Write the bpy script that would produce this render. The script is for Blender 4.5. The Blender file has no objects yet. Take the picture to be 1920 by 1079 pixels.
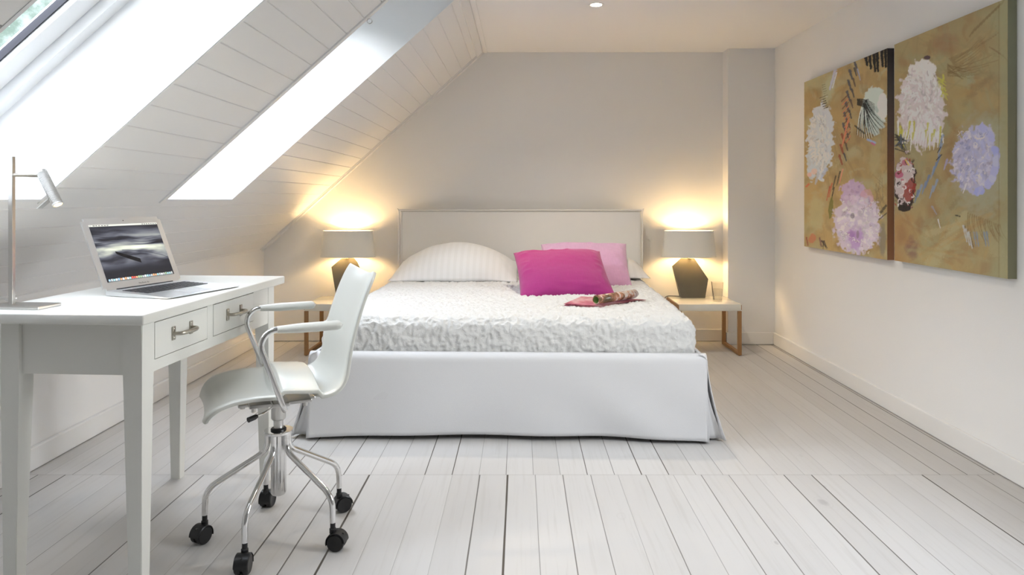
import bpy, bmesh, math, random
import numpy as np
from mathutils import Vector, Matrix
random.seed(7)
PI = math.pi
scene = bpy.context.scene
COL = scene.collection

# ---------------------------------------------------------------- camera
F_PX = 1303.0; CAM_H = 1.147
cam_data = bpy.data.cameras.new('camera')
cam = bpy.data.objects.new('camera', cam_data); COL.objects.link(cam)
cam.location = (0, 0, CAM_H); cam.rotation_euler = (PI/2, 0, 0)
cam_data.sensor_width = 36.0; cam_data.lens = 36.0*F_PX/1920
cam_data.shift_x = -16/1920; cam_data.shift_y = -165.5/1920
cam_data.clip_start = 0.05
scene.camera = cam
vs = scene.view_settings
vs.view_transform = 'Standard'; vs.look = 'None'; vs.gamma = 1; vs.use_curve_mapping = False
vs.exposure = 1.86

# ---------------------------------------------------------------- node helpers
class NT:
    def __init__(s, nt): s.nt = nt
    def n(s, t, **kw):
        nd = s.nt.nodes.new(t)
        for k, v in kw.items(): setattr(nd, k, v)
        return nd
    def put(s, sock, v):
        if hasattr(v, 'is_output'): s.nt.links.new(v, sock)
        else: sock.default_value = v
    def m(s, op, a, b=0.0, c=None, clamp=False):
        nd = s.n('ShaderNodeMath', operation=op); nd.use_clamp = clamp
        s.put(nd.inputs[0], a); s.put(nd.inputs[1], b)
        if c is not None: s.put(nd.inputs[2], c)
        return nd.outputs[0]
    def step(s, x, a, b):
        nd = s.n('ShaderNodeMapRange', interpolation_type='SMOOTHSTEP')
        s.put(nd.inputs[0], x); s.put(nd.inputs[1], a); s.put(nd.inputs[2], b)
        nd.inputs[3].default_value = 0; nd.inputs[4].default_value = 1
        return nd.outputs[0]
    def mix(s, f, a, b, blend='MIX'):
        nd = s.n('ShaderNodeMix', data_type='RGBA', blend_type=blend)
        s.put(nd.inputs[0], f); s.put(nd.inputs[6], a); s.put(nd.inputs[7], b)
        return nd.outputs[2]
    def noise(s, vec, scale, detail=2, rough=.5, dist=0):
        nd = s.n('ShaderNodeTexNoise'); s.put(nd.inputs['Vector'], vec)
        nd.inputs['Scale'].default_value = scale; nd.inputs['Detail'].default_value = detail
        nd.inputs['Roughness'].default_value = rough; nd.inputs['Distortion'].default_value = dist
        return nd.outputs[0]
    def vec(s, x, y, z):
        nd = s.n('ShaderNodeCombineXYZ')
        for i, v in enumerate((x, y, z)): s.put(nd.inputs[i], v)
        return nd.outputs[0]
    def xyz(s, v):
        nd = s.n('ShaderNodeSeparateXYZ'); s.put(nd.inputs[0], v); return nd.outputs
    def bump(s, h, strength=.3, dist=.01):
        nd = s.n('ShaderNodeBump'); s.put(nd.inputs['Height'], h)
        nd.inputs['Strength'].default_value = strength; nd.inputs['Distance'].default_value = dist
        return nd.outputs[0]

def lin(c):
    return tuple((x/12.92 if x <= .04045 else ((x+.055)/1.055)**2.4) for x in (v/255 for v in c))
def rgba(c): return (c[0], c[1], c[2], 1.0)

def mat(name, col=(.8, .8, .8), rough=.6, metal=0.0, spec=.5, noise_amp=0.0, noise_scale=8, bump=0.0, bump_scale=60,
        stretch=(1, 1, 1), coat=0.0, sheen=0.0, trans=0.0, ior=1.45, emit=None, estr=0.0):
    m = bpy.data.materials.new(name); m.use_nodes = True
    nt = NT(m.node_tree); b = m.node_tree.nodes['Principled BSDF']
    b.inputs['Base Color'].default_value = rgba(col); b.inputs['Roughness'].default_value = rough
    b.inputs['Metallic'].default_value = metal; b.inputs['Specular IOR Level'].default_value = spec
    b.inputs['Coat Weight'].default_value = coat; b.inputs['Sheen Weight'].default_value = sheen
    b.inputs['Transmission Weight'].default_value = trans; b.inputs['IOR'].default_value = ior
    tc = nt.n('ShaderNodeTexCoord').outputs['Object']
    mp = nt.n('ShaderNodeMapping'); nt.put(mp.inputs[0], tc); mp.inputs['Scale'].default_value = stretch
    v = mp.outputs[0]
    if noise_amp:
        f = nt.noise(v, noise_scale, 4)
        nt.put(b.inputs['Base Color'], nt.mix(f, rgba([c*(1-noise_amp) for c in col]), rgba([min(1, c*(1+noise_amp)) for c in col])))
    if bump:
        nt.put(b.inputs['Normal'], nt.bump(nt.noise(v, bump_scale, 4), bump))
    if emit:
        b.inputs['Emission Color'].default_value = rgba(emit); b.inputs['Emission Strength'].default_value = estr
    return m

# ---------------------------------------------------------------- sky, daylight
SKY = 4.75
world = bpy.data.worlds.new('sky'); scene.world = world; world.use_nodes = True
wn = NT(world.node_tree); bg = world.node_tree.nodes['Background']
tc = wn.n('ShaderNodeTexCoord').outputs['Generated']
sx, sy_, sz = wn.xyz(tc)
leaf = wn.step(wn.noise(tc, 34, 6, .7), .42, .66)
leafc = wn.mix(leaf, (.13, .18, .16, 1), (.30, .36, .36, 1))
spark = wn.step(wn.noise(tc, 60, 3, .6), .66, .74)
leafc = wn.mix(spark, leafc, (.62, .68, .68, 1))
edge = wn.m('ADD', wn.m('ADD', sz, wn.m('MULTIPLY', wn.m('MAXIMUM', sx, 0.0), .26)), wn.m('MULTIPLY', wn.m('SUBTRACT', wn.noise(tc, 3.5, 5), .5), .22))
skyc = wn.mix(wn.step(sz, .2, .9), (1.0*SKY, 1.0*SKY, 1.03*SKY, 1), (.90*SKY, .95*SKY, 1.07*SKY, 1))
wcol = wn.mix(wn.step(edge, .30, .36), leafc, skyc)
wn.put(bg.inputs[0], wcol); bg.inputs[1].default_value = 1.0

# slope geometry of the roof
KX, KZ = -2.075, .746          # foot of the slope on the knee wall
CS, SN = .744, .668
CEIL = 2.337
BACK = 5.62; REAR = -2.2; RX = 2.005
def slope(s, y, d=0.0):        # d: distance outward (above) the slope plane
    return Vector((KX+CS*s-SN*d, y, KZ+SN*s+CS*d))
WIN = [(1.59, 2.37), (3.18, 3.93)]
S0, S1, SG = .59, 2.335, 1.93

def portal(name, loc, rot, sx, sy):
    l = bpy.data.lights.new(name, 'AREA'); l.shape = 'RECTANGLE'; l.size = sx; l.size_y = sy
    l.cycles.is_portal = True
    o = bpy.data.objects.new(name, l); COL.objects.link(o); o.location = loc; o.rotation_euler = rot
for y0, y1 in WIN:
    portal('skylight_portal', slope((S0+SG)/2, (y0+y1)/2, .39), (0, -math.atan2(SN, CS), 0), (SG-S0), y1-y0)
portal('window_added_portal', (RX+.13, 1.9, 1.45), (0, PI/2, 0), 1.2, .9)  # guides sky sampling through the added right-wall window

# ---------------------------------------------------------------- mesh helpers
def link(name, me, m=None, parent=None, smooth=False, ang=None):
    o = bpy.data.objects.new(name, me); COL.objects.link(o)
    if m is not None:
        for mm in (m if isinstance(m, (list, tuple)) else [m]): me.materials.append(mm)
    if parent is not None: o.parent = parent
    if smooth:
        for p in me.polygons: p.use_smooth = True
        if ang is not None:
            me.set_sharp_from_angle(angle=math.radians(ang))
    return o
def obj(name, bm, m=None, parent=None, smooth=False, ang=35):
    me = bpy.data.meshes.new(name); bmesh.ops.recalc_face_normals(bm, faces=bm.faces[:]); bm.to_mesh(me); bm.free()
    return link(name, me, m, parent, smooth, ang if smooth else None)
def tag(o, label=None, cat=None, group=None, kind=None):
    if label: o['label'] = label
    if cat: o['category'] = cat
    if group: o['group'] = group
    if kind: o['kind'] = kind
    return o
def struct(name, bm, m, **k):
    return tag(obj(name, bm, m, **k), kind='structure')
def empty(name, loc, rz=0.0, **k):
    o = bpy.data.objects.new(name, None); COL.objects.link(o); o.location = loc; o.rotation_euler = (0, 0, rz)
    o.empty_display_size = .1
    return tag(o, **k)
def quad(bm, *ps): return bm.faces.new([bm.verts.new(p) for p in ps])
def box(bm, a, b, bev=0.0, seg=2, M=None):
    r = bmesh.ops.create_cube(bm, size=1)
    vs_ = r['verts']
    for v in vs_:
        v.co = Vector([(a[i]+b[i])/2 + v.co[i]*(b[i]-a[i]) for i in range(3)])
    if bev:
        es = list({e for v in vs_ for e in v.link_edges})
        r2 = bmesh.ops.bevel(bm, geom=es, offset=bev, segments=seg, affect='EDGES', profile=.5)
        vs_ = list({v for f in r2['faces'] for v in f.verts} | {v for v in vs_ if v.is_valid})
    if M is not None:
        for v in vs_: v.co = M @ v.co
    return vs_
def fillet(pts, rad, n=8):
    pts = [Vector(p) for p in pts]; out = [pts[0]]
    for i in range(1, len(pts)-1):
        p, a, b = pts[i], pts[i-1], pts[i+1]
        r = rad[i-1] if isinstance(rad, (list, tuple)) else rad
        da, db = (a-p), (b-p)
        t = min(r, da.length*.49, db.length*.49)
        A = p+da.normalized()*t; B = p+db.normalized()*t
        for k in range(n+1):
            u = k/n; out.append(A*(1-u)**2 + p*2*u*(1-u) + B*u*u)
    out.append(pts[-1]); return out
def tube(bm, pts, r, n=14, cap=True, flat=1.0):
    pts = [Vector(p) for p in pts]
    rs = r if isinstance(r, (list, tuple)) else [r]*len(pts)
    t0 = (pts[1]-pts[0]).normalized()
    up = Vector((0, 0, 1)) if abs(t0.z) < .9 else Vector((1, 0, 0))
    nrm = t0.cross(up).normalized(); rings = []
    for i, p in enumerate(pts):
        t = (pts[min(i+1, len(pts)-1)]-pts[max(i-1, 0)]).normalized()
        nrm = (nrm - t*nrm.dot(t)).normalized(); bn = t.cross(nrm)
        rings.append([bm.verts.new(p+(nrm*math.cos(2*PI*k/n)+bn*math.sin(2*PI*k/n)*flat)*rs[i]) for k in range(n)])
    for a, b in zip(rings, rings[1:]):
        for k in range(n): bm.faces.new((a[k], a[(k+1) % n], b[(k+1) % n], b[k]))
    if cap: bm.faces.new(rings[0][::-1]); bm.faces.new(rings[-1])
def lathe(bm, prof, n=32, M=None, sx=1.0, sy=1.0, closed=False):
    rings = []
    for r, z in prof:
        ring = []
        for k in range(n):
            a = 2*PI*k/n; p = Vector((r*math.cos(a)*sx, r*math.sin(a)*sy, z))
            ring.append(bm.verts.new(M @ p if M is not None else p))
        rings.append(ring)
    pr = list(zip(rings, rings[1:])) + ([(rings[-1], rings[0])] if closed else [])
    for a, b in pr:
        for k in range(n): bm.faces.new((a[k], a[(k+1) % n], b[(k+1) % n], b[k]))
    if not closed:
        if prof[0][0] > 1e-6: bm.faces.new(rings[0][::-1])
        if prof[-1][0] > 1e-6: bm.faces.new(rings[-1])
    bmesh.ops.remove_doubles(bm, verts=bm.verts[:], dist=1e-6)
def prism(bm, poly, axis, a, b):       # poly in the other two axes, extruded along axis from a to b
    def P(q, t):
        l = list(q); l.insert(axis, t); return l
    A = [bm.verts.new(P(q, a)) for q in poly]; B = [bm.verts.new(P(q, b)) for q in poly]
    n = len(poly)
    bm.faces.new(A[::-1]); bm.faces.new(B)
    for i in range(n): bm.faces.new((A[i], A[(i+1) % n], B[(i+1) % n], B[i]))
def grid_mesh(name, P, uvs=None):       # P: (n, m, 3) numpy
    n, m = P.shape[:2]
    idx = np.arange(n*m).reshape(n, m)
    f = np.stack([idx[:-1, :-1], idx[:-1, 1:], idx[1:, 1:], idx[1:, :-1]], -1).reshape(-1, 4)
    me = bpy.data.meshes.new(name); me.from_pydata(P.reshape(-1, 3).tolist(), [], f.tolist()); me.update()
    return me

# numpy gradient noise
_rs = np.random.RandomState(11); _perm = _rs.permutation(256); _perm = np.concatenate([_perm, _perm, _perm])
_g = _rs.normal(size=(256, 3)); _g /= np.linalg.norm(_g, axis=1)[:, None]
def pnoise(p):
    p = np.asarray(p, float); pi = np.floor(p).astype(int); pf = p-pi; pi &= 255
    w = pf*pf*pf*(pf*(pf*6-15)+10); out = np.zeros(p.shape[:-1])
    for dx in (0, 1):
        for dy in (0, 1):
            for dz in (0, 1):
                h = _perm[_perm[_perm[(pi[..., 0]+dx) & 255]+((pi[..., 1]+dy) & 255)]+((pi[..., 2]+dz) & 255)]
                d = (_g[h]*(pf-np.array([dx, dy, dz]))).sum(-1)
                out += d*(w[..., 0] if dx else 1-w[..., 0])*(w[..., 1] if dy else 1-w[..., 1])*(w[..., 2] if dz else 1-w[..., 2])
    return out*1.6

# ---------------------------------------------------------------- materials
M_wall = mat('white_wall_paint', (.865, .857, .845), .7, noise_amp=.012, noise_scale=2, bump=.04, bump_scale=140)
M_board = mat('white_board_paint', (.86, .857, .85), .42, noise_amp=.012, noise_scale=3, bump=.03, bump_scale=90, stretch=(1, .1, 1))
M_ceil = mat('white_ceiling_paint', (.87, .865, .86), .75, bump=.03, bump_scale=120)
M_trim = mat('white_trim_gloss', (.85, .84, .825), .4, bump=.02, bump_scale=50)
M_reveal = mat('white_reveal_paint', (.84, .85, .86), .5, bump=.01)
M_sash = mat('white_sash_lacquer', (.84, .85, .86), .35, bump=.01)
M_black = mat('black_gasket', (.02, .02, .03), .5, bump=.02)
M_beige = mat('beige_blind_fabric', (.45, .42, .36), .7, bump=.1)
M_desk = mat('desk_white_paint', (.76, .755, .71), .35, noise_amp=.015, noise_scale=5, bump=.05, bump_scale=60, stretch=(1, .2, 1))
M_chrome = mat('polished_chrome', (.78, .78, .78), .09, 1.0, noise_amp=.01)
M_steel = mat('brushed_steel', (.62, .61, .59), .28, 1.0, bump=.05, bump_scale=200, stretch=(1, 1, .1))
M_pewter = mat('aged_pewter', (.45, .42, .36), .3, 1.0, noise_amp=.2, noise_scale=60, bump=.1, bump_scale=120)
M_shell = mat('ivory_gloss_plastic', (.63, .635, .59), .28, coat=.15, noise_amp=.005)
M_rubber = mat('black_plastic', (.012, .012, .013), .35, bump=.05, bump_scale=150)
M_linen = mat('white_cotton_cover', (.74, .738, .745), .85, sheen=.15, noise_amp=.01, noise_scale=20, bump=.12, bump_scale=400)
M_head = mat('white_headboard_cotton', (.80, .785, .755), .85, sheen=.15, noise_amp=.01, noise_scale=20, bump=.12, bump_scale=400)
M_spread = mat('white_ruffled_bedspread', (.72, .717, .70), .9, sheen=.2, bump=.35, bump_scale=130)
M_oak = mat('oiled_oak', (.36, .19, .075), .45, noise_amp=.25, noise_scale=14, bump=.08, bump_scale=80, stretch=(1, 1, .12))
M_ntop = mat('cream_gloss_lacquer', (.80, .78, .70), .12, coat=.3, noise_amp=.005)
M_ceramic = mat('dark_olive_glaze', (.115, .105, .078), .36, noise_amp=.12, noise_scale=12, bump=.03)
M_shade = mat('pale_grey_shade_linen', (.80, .80, .77), .9, bump=.15, bump_scale=300)
M_shadein = mat('cream_shade_lining', (.85, .80, .68), .8, bump=.02)
M_cord = mat('black_cord', (.02, .018, .015), .5, bump=.02)
M_brass = mat('brass_fitting', (.5, .38, .2), .3, 1.0, noise_amp=.05)
M_alu = mat('anodised_aluminium', (.74, .75, .76), .3, .85, bump=.02, bump_scale=500)
M_key = mat('dark_keys', (.03, .03, .035), .4, bump=.02)
M_bulb = mat('warm_bulb', (1, .9, .7), .3, emit=(1.0, .69, .34), estr=84)
M_halogen = mat('warm_halogen', (1, .9, .7), .3, emit=(1.0, .72, .36), estr=.6)
M_down = mat('downlight_lamp', (1, .95, .85), .3, emit=(1.0, .88, .68), estr=30)

def window_glass(name='clear_window_glass', col=(.95, .98, .97, 1)):
    m = bpy.data.materials.new(name); m.use_nodes = True; nt = NT(m.node_tree)
    m.node_tree.nodes.remove(m.node_tree.nodes['Principled BSDF']); out = m.node_tree.nodes['Material Output']
    t = nt.n('ShaderNodeBsdfTransparent'); t.inputs[0].default_value = col
    g = nt.n('ShaderNodeBsdfGlossy'); g.inputs['Roughness'].default_value = .02
    lw = nt.n('ShaderNodeLayerWeight').outputs['Facing']; fr = nt.m('ADD', .03, nt.m('MULTIPLY', nt.m('POWER', lw, 5.0), .95))
    mx = nt.n('ShaderNodeMixShader'); nt.put(mx.inputs[0], fr); nt.put(mx.inputs[1], t.outputs[0]); nt.put(mx.inputs[2], g.outputs[0])
    nt.put(out.inputs[0], mx.outputs[0]); return m
M_glass = window_glass(); M_clear = window_glass('clear_glassware', (.955, .955, .945, 1))
M_tumbler = mat('clear_drinking_glass', (.97, .99, .98), .02, trans=1.0, ior=1.45)
M_water = mat('water', (.98, 1, 1), .0, trans=1.0, ior=1.33)

def floor_material():
    m = bpy.data.materials.new('whitewashed_pine_boards'); m.use_nodes = True; nt = NT(m.node_tree)
    b = m.node_tree.nodes['Principled BSDF']
    pos = nt.n('ShaderNodeNewGeometry').outputs['Position']
    x, y, z = nt.xyz(pos)
    row = nt.m('GREATER_THAN', y, 2.891)
    def lerp(a, c): return nt.m('ADD', a, nt.m('MULTIPLY', row, c-a))
    wv = lerp(.1149, .1129); off = lerp(.054, .060)
    wob = nt.m('MULTIPLY', nt.m('SUBTRACT', nt.noise(nt.vec(nt.m('MULTIPLY', x, 9.0), nt.m('MULTIPLY', y, 1.2), row), 1.0, 3), .5), .0045)
    u = nt.m('DIVIDE', nt.m('ADD', nt.m('ADD', x, off), wob), wv)
    fl = nt.m('FLOOR', u); rn = nt.m('ROUND', u)
    d = nt.m('MULTIPLY', nt.m('ABSOLUTE', nt.m('SUBTRACT', u, rn)), wv)
    def wnz(a, s):
        nd = nt.n('ShaderNodeTexWhiteNoise', noise_dimensions='3D'); nt.put(nd.inputs[0], nt.vec(a, row, s)); return nd.outputs[0]
    r1 = wnz(rn, 1.3)
    r1c = nt.m('POWER', r1, 1.6)
    local = nt.m('ADD', .35, nt.m('MULTIPLY', nt.noise(nt.vec(nt.m('MULTIPLY', x, 7.0), nt.m('MULTIPLY', y, 2.2), 4.0), 1.0, 3), 1.2))
    gw = nt.m('MULTIPLY', nt.m('ADD', .0004, nt.m('MULTIPLY', r1c, nt.m('ADD', .0040, nt.m('MULTIPLY', row, -.0022)))), local)
    seam = nt.m('SUBTRACT', 1.0, nt.step(d, nt.m('MULTIPLY', gw, .55), nt.m('ADD', gw, .0009)))
    seam = nt.m('MULTIPLY', seam, nt.m('MINIMUM', 1.0, nt.m('ADD', .4, nt.m('MULTIPLY', r1c, .9))))
    jd = nt.m('ABSOLUTE', nt.m('SUBTRACT', y, 2.891))
    joint = nt.m('MULTIPLY', nt.m('SUBTRACT', 1.0, nt.step(jd, .0005, .0024)), .42)
    gap = nt.m('MAXIMUM', seam, joint)
    soft = nt.m('SUBTRACT', 1.0, nt.step(d, .0, .006))
    tint = wnz(fl, 7.7)
    base = nt.mix(tint, (.575, .558, .54, 1), (.62, .605, .59, 1))
    gv = nt.vec(nt.m('ADD', nt.m('MULTIPLY', x, 55.0), nt.m('MULTIPLY', fl, 13.0)), nt.m('MULTIPLY', y, 2.0), fl)
    grain = nt.noise(gv, 1.0, 5, .6, .6)
    base = nt.mix(nt.m('MULTIPLY', nt.step(grain, .5, .72), .30), base, (.47, .445, .415, 1))
    blot = nt.noise(nt.vec(nt.m('MULTIPLY', x, 5.0), nt.m('MULTIPLY', y, 1.4), fl), 1.0, 3)
    base = nt.mix(nt.m('MULTIPLY', nt.step(blot, .52, .75), .35), base, (.52, .51, .50, 1))
    # knots showing through the wash
    vo = nt.n('ShaderNodeTexVoronoi', feature='F1')
    nt.put(vo.inputs['Vector'], nt.vec(nt.m('ADD', nt.m('MULTIPLY', x, 5.2), nt.m('MULTIPLY', fl, 3.3)), nt.m('MULTIPLY', y, 3.0), row))
    vo.inputs['Scale'].default_value = 1.0; vo.inputs['Randomness'].default_value = 1.0
    cr = nt.xyz(vo.outputs['Color'])
    rk = nt.m('MULTIPLY', nt.m('POWER', cr[0], 2.0), .13)
    kd = nt.m('ADD', vo.outputs['Distance'], nt.m('MULTIPLY', nt.m('SUBTRACT', nt.noise(pos, 40, 2), .5), .05))
    knot = nt.m('SUBTRACT', 1.0, nt.step(kd, nt.m('MULTIPLY', rk, .5), nt.m('ADD', rk, .015)))
    knot = nt.m('MULTIPLY', knot, nt.m('MULTIPLY', nt.m('GREATER_THAN', cr[1], .30), .55))
    base = nt.mix(knot, base, (.36, .345, .34, 1))
    ring = nt.m('SUBTRACT', 1.0, nt.step(nt.m('ABSOLUTE', nt.m('SUBTRACT', kd, nt.m('ADD', rk, .04))), 0.0, .014))
    base = nt.mix(nt.m('MULTIPLY', ring, nt.m('MULTIPLY', nt.m('GREATER_THAN', cr[1], .35), .14)), base, (.42, .40, .38, 1))
    base = nt.mix(gap, base, (.075, .062, .048, 1))
    nt.put(b.inputs['Base Color'], base)
    nt.put(b.inputs['Roughness'], nt.m('ADD', .48, nt.m('MULTIPLY', grain, .2)))
    h = nt.m('SUBTRACT', nt.m('MULTIPLY', grain, .06), nt.m('ADD', gap, nt.m('MULTIPLY', soft, .35)))
    nt.put(b.inputs['Normal'], nt.bump(h, .35, .003))
    return m
M_floor = floor_material()

# ---------------------------------------------------------------- room shell
bm = bmesh.new(); box(bm, (KX-.1, REAR-.1, -.08), (RX+.1, BACK+.1, 0)); struct('floor', bm, M_floor)
bm = bmesh.new(); box(bm, (KX-.12, REAR, 0), (KX, BACK+.1, KZ+.02)); struct('wall_left', bm, M_wall)
bm = bmesh.new()   # gap in the right wall for an added, unseen window
for a, c in (((REAR, 0), (BACK+.1, .85)), ((REAR, 2.05), (BACK+.1, CEIL+.1)), ((REAR, .85), (1.45, 2.05)), ((2.35, .85), (BACK+.1, 2.05))):
    box(bm, (RX, a[0], a[1]), (RX+.12, c[0], c[1]))
struct('wall_right', bm, M_wall)
XC = KX+CS*(CEIL-KZ)/SN
bm = bmesh.new(); prism(bm, [(KX-.1, 0), (RX+.05, 0), (RX+.05, CEIL+.1), (XC-.02, CEIL+.1), (KX-.15, KZ)], 1, BACK, BACK+.12); struct('wall_back', bm, M_wall)
bm = bmesh.new(); box(bm, (1.636, 5.48, 0), (RX, BACK+.01, CEIL)); struct('wall_pilaster', bm, M_wall)
bm = bmesh.new(); box(bm, (XC-.002, REAR, CEIL), (RX+.1, BACK+.05, CEIL+.1)); struct('ceiling', bm, M_ceil)
# closed rear wall, behind the photographer
bm = bmesh.new(); box(bm, (KX-.1, REAR-.12, 0), (RX+.1, REAR, CEIL+.1)); struct('wall_rear', bm, M_wall)
rw = tag(empty('window_3', (RX+.06, 1.9, .85)), kind='structure')  # right-wall window added out of view to light the drawer side of the desk
bm = bmesh.new()
for a, c in (((-.45, 0), (-.40, 1.2)), ((.40, 0), (.45, 1.2)), ((-.45, 0), (.45, .05)), ((-.45, 1.15), (.45, 1.2))):
    box(bm, (-.03, a[0], a[1]), (.03, c[0], c[1]), .004)
obj('window_frame', bm, M_sash, rw)
bm = bmesh.new(); quad(bm, (0, -.40, .05), (0, .40, .05), (0, .40, 1.15), (0, -.40, 1.15)); obj('pane', bm, M_glass, rw)

# sloped, boarded ceiling with V-grooves
PITCH = .107; SOFF = .016
def slope_panel(bm, y0, y1, sa, sb):
    prof = [(sa, 0)]
    k = math.ceil((sa-SOFF+.003)/PITCH)
    while SOFF+k*PITCH < sb-.003:
        c = SOFF+k*PITCH
        prof += [(c-.0035, 0), (c-.001, .004), (c+.001, .004), (c+.0035, 0)]; k += 1
    prof.append((sb, 0))
    A = [bm.verts.new(slope(s, y0, d)) for s, d in prof]; B = [bm.verts.new(slope(s, y1, d)) for s, d in prof]
    for i in range(len(prof)-1): bm.faces.new((A[i], B[i], B[i+1], A[i+1]))
bm = bmesh.new(); SE = (CEIL-KZ)/SN+.003
slope_panel(bm, REAR, BACK+.02, -.03, S0); slope_panel(bm, REAR, BACK+.02, S1, SE)
ys = [REAR, WIN[0][0], WIN[0][1], WIN[1][0], WIN[1][1], BACK+.02]
for a, b in ((0, 1), (2, 3), (4, 5)): slope_panel(bm, ys[a], ys[b], S0, S1)
struct('ceiling_slope', bm, M_board)
# solid roof build-up behind the boards
bm = bmesh.new()
def slab(bm, y0, y1, s0, s1, d0, d1):
    v = [bm.verts.new(slope(s, y, d)) for s in (s0, s1) for y in (y0, y1) for d in (d0, d1)]
    for f in ((0, 1, 3, 2), (4, 6, 7, 5), (0, 4, 5, 1), (2, 3, 7, 6), (0, 2, 6, 4), (1, 5, 7, 3)): bm.faces.new([v[i] for i in f])
for a, b in ((0, 1), (2, 3), (4, 5)): slab(bm, ys[a]-(.0 if a else .2), ys[b]+.0, S0, S1, .02, .40)
slab(bm, REAR-.2, BACK+.1, -.2, S0, .02, .40); slab(bm, REAR-.2, BACK+.1, S1, SE+.3, .02, .40)
struct('ceiling_roof_core', bm, M_reveal)

for wi, (y0, y1) in enumerate(WIN):
    w = tag(empty('window_%d' % (wi+1), slope((S0+SG)/2, (y0+y1)/2, .0)), kind='structure')
    Mi = Matrix.Translation(-w.location)
    def wobj(name, bm, m):
        bmesh.ops.transform(bm, matrix=Mi, verts=bm.verts[:]); return obj(name, bm, m, w)
    # reveal lining of the shaft
    bm = bmesh.new(); t = .012; D = .36
    slab(bm, y1-t, y1, S0, S1, -.002, D); slab(bm, y0, y0+t, S0, S1, -.002, D)
    slab(bm, y0+t, y1-t, S0, S0+t, -.002, D); slab(bm, y0+t, y1-t, S1-t, S1, -.002, D)
    slab(bm, y0+t, y1-t, SG, S1-t, D-.05, D)
    wobj('reveal', bm, M_reveal)
    # fixed frame and sash
    bm = bmesh.new(); f = .05
    slab(bm, y1-t-f, y1-t, S0+t, SG, .30, .38); slab(bm, y0+t, y0+t+f, S0+t, SG, .30, .38)
    slab(bm, y0+t+f, y1-t-f, S0+t, S0+t+f, .30, .38); slab(bm, y0+t+f, y1-t-f, SG-f, SG, .30, .38)
    wobj('window_frame', bm, M_sash)
    bm = bmesh.new(); g = f+.085; e = f+.004
    slab(bm, y1-t-g, y1-t-e, S0+t+e, SG-e, .335, .385); slab(bm, y0+t+e, y0+t+g, S0+t+e, SG-e, .335, .385)
    slab(bm, y0+t+g, y1-t-g, S0+t+e, S0+t+g, .335, .385); slab(bm, y0+t+g, y1-t-g, SG-g, SG-e, .335, .385)
    wobj('sash', bm, M_sash)
    bm = bmesh.new(); q = g+.007
    slab(bm, y1-t-q, y1-t-g, S0+t+g, SG-g, .352, .375); slab(bm, y0+t+g, y0+t+q, S0+t+g, SG-g, .352, .375)
    slab(bm, y0+t+q, y1-t-q, S0+t+g, S0+t+q, .352, .375); slab(bm, y0+t+q, y1-t-q, SG-q, SG-g, .352, .375)
    wobj('gasket', bm, M_black)
    bm = bmesh.new(); quad(bm, slope(S0+t+q, y0+t+q, .365), slope(S0+t+q, y1-t-q, .365), slope(SG-q, y1-t-q, .365), slope(SG-q, y0+t+q, .365))
    wobj('pane', bm, M_glass)
    if wi == 0:
        bm = bmesh.new(); slab(bm, 1.93, 1.997, S0+t+q, SG-q, .33, .362); wobj('glazing_bar', bm, M_beige)
# thin casing along the boards beside the far skylight
bm = bmesh.new(); slab(bm, 3.155, 3.186, S0-.01, S1, -.007, .0); struct('trim_1', bm, M_board)
bm = bmesh.new(); slab(bm, 2.362, 2.374, S0-.01, S1, -.004, .0); struct('trim_2', bm, M_board)
bm = bmesh.new(); slab(bm, 5.565, BACK, -.02, SE-.02, -.012, .0); slab(bm, 5.535, 5.55, -.02, SE-.02, -.005, 0); struct('trim_3', bm, M_board)
bm = bmesh.new(); slab(bm, REAR, BACK-.002, SE-.07, SE-.012, -.010, .0); box(bm, (XC-.0, REAR, CEIL-.008), (XC+.035, BACK, CEIL)); struct('trim_4', bm, M_board)
# screw eye in the casing of the far skylight
bm = bmesh.new(); c = slope((728-685)/1e3+1.80, 3.172, -.022); pts = [c+Vector((.011*math.cos(a), 0, .011*math.sin(a))) for a in np.linspace(0, 2*PI, 17)]
tube(bm, pts, .0022, 8, False); tube(bm, [c+Vector((-.007, 0, .008)), slope(1.843, 3.172, .0)], .002, 8)
tag(obj('screw_eye', bm, M_chrome, None, True), 'tiny metal ring eye screwed in the left edge of the far skylight', 'hook')

# baseboards
BH = .098
def skirting(name, a, b, **k):
    bm = bmesh.new(); box(bm, a, b, .004); return struct(name, bm, M_trim)
skirting('baseboard_left', (KX, REAR, .003), (KX+.022, BACK, BH))
skirting('baseboard_right', (RX-.016, REAR, .003), (RX, 5.48, BH))
skirting('baseboard_back', (KX+.022, BACK-.018, .003), (1.636, BACK, BH))
skirting('baseboard_pilaster', (1.622, 5.466, .003), (RX-.016, 5.48, BH))
skirting('baseboard_pilaster_side', (1.622, 5.48, .003), (1.636, BACK-.018, BH))
bm = bmesh.new(); box(bm, (1.60, 1.5, 0), (1.989, 2.2, .028), .004); struct('trim_5', bm, M_trim)

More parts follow.
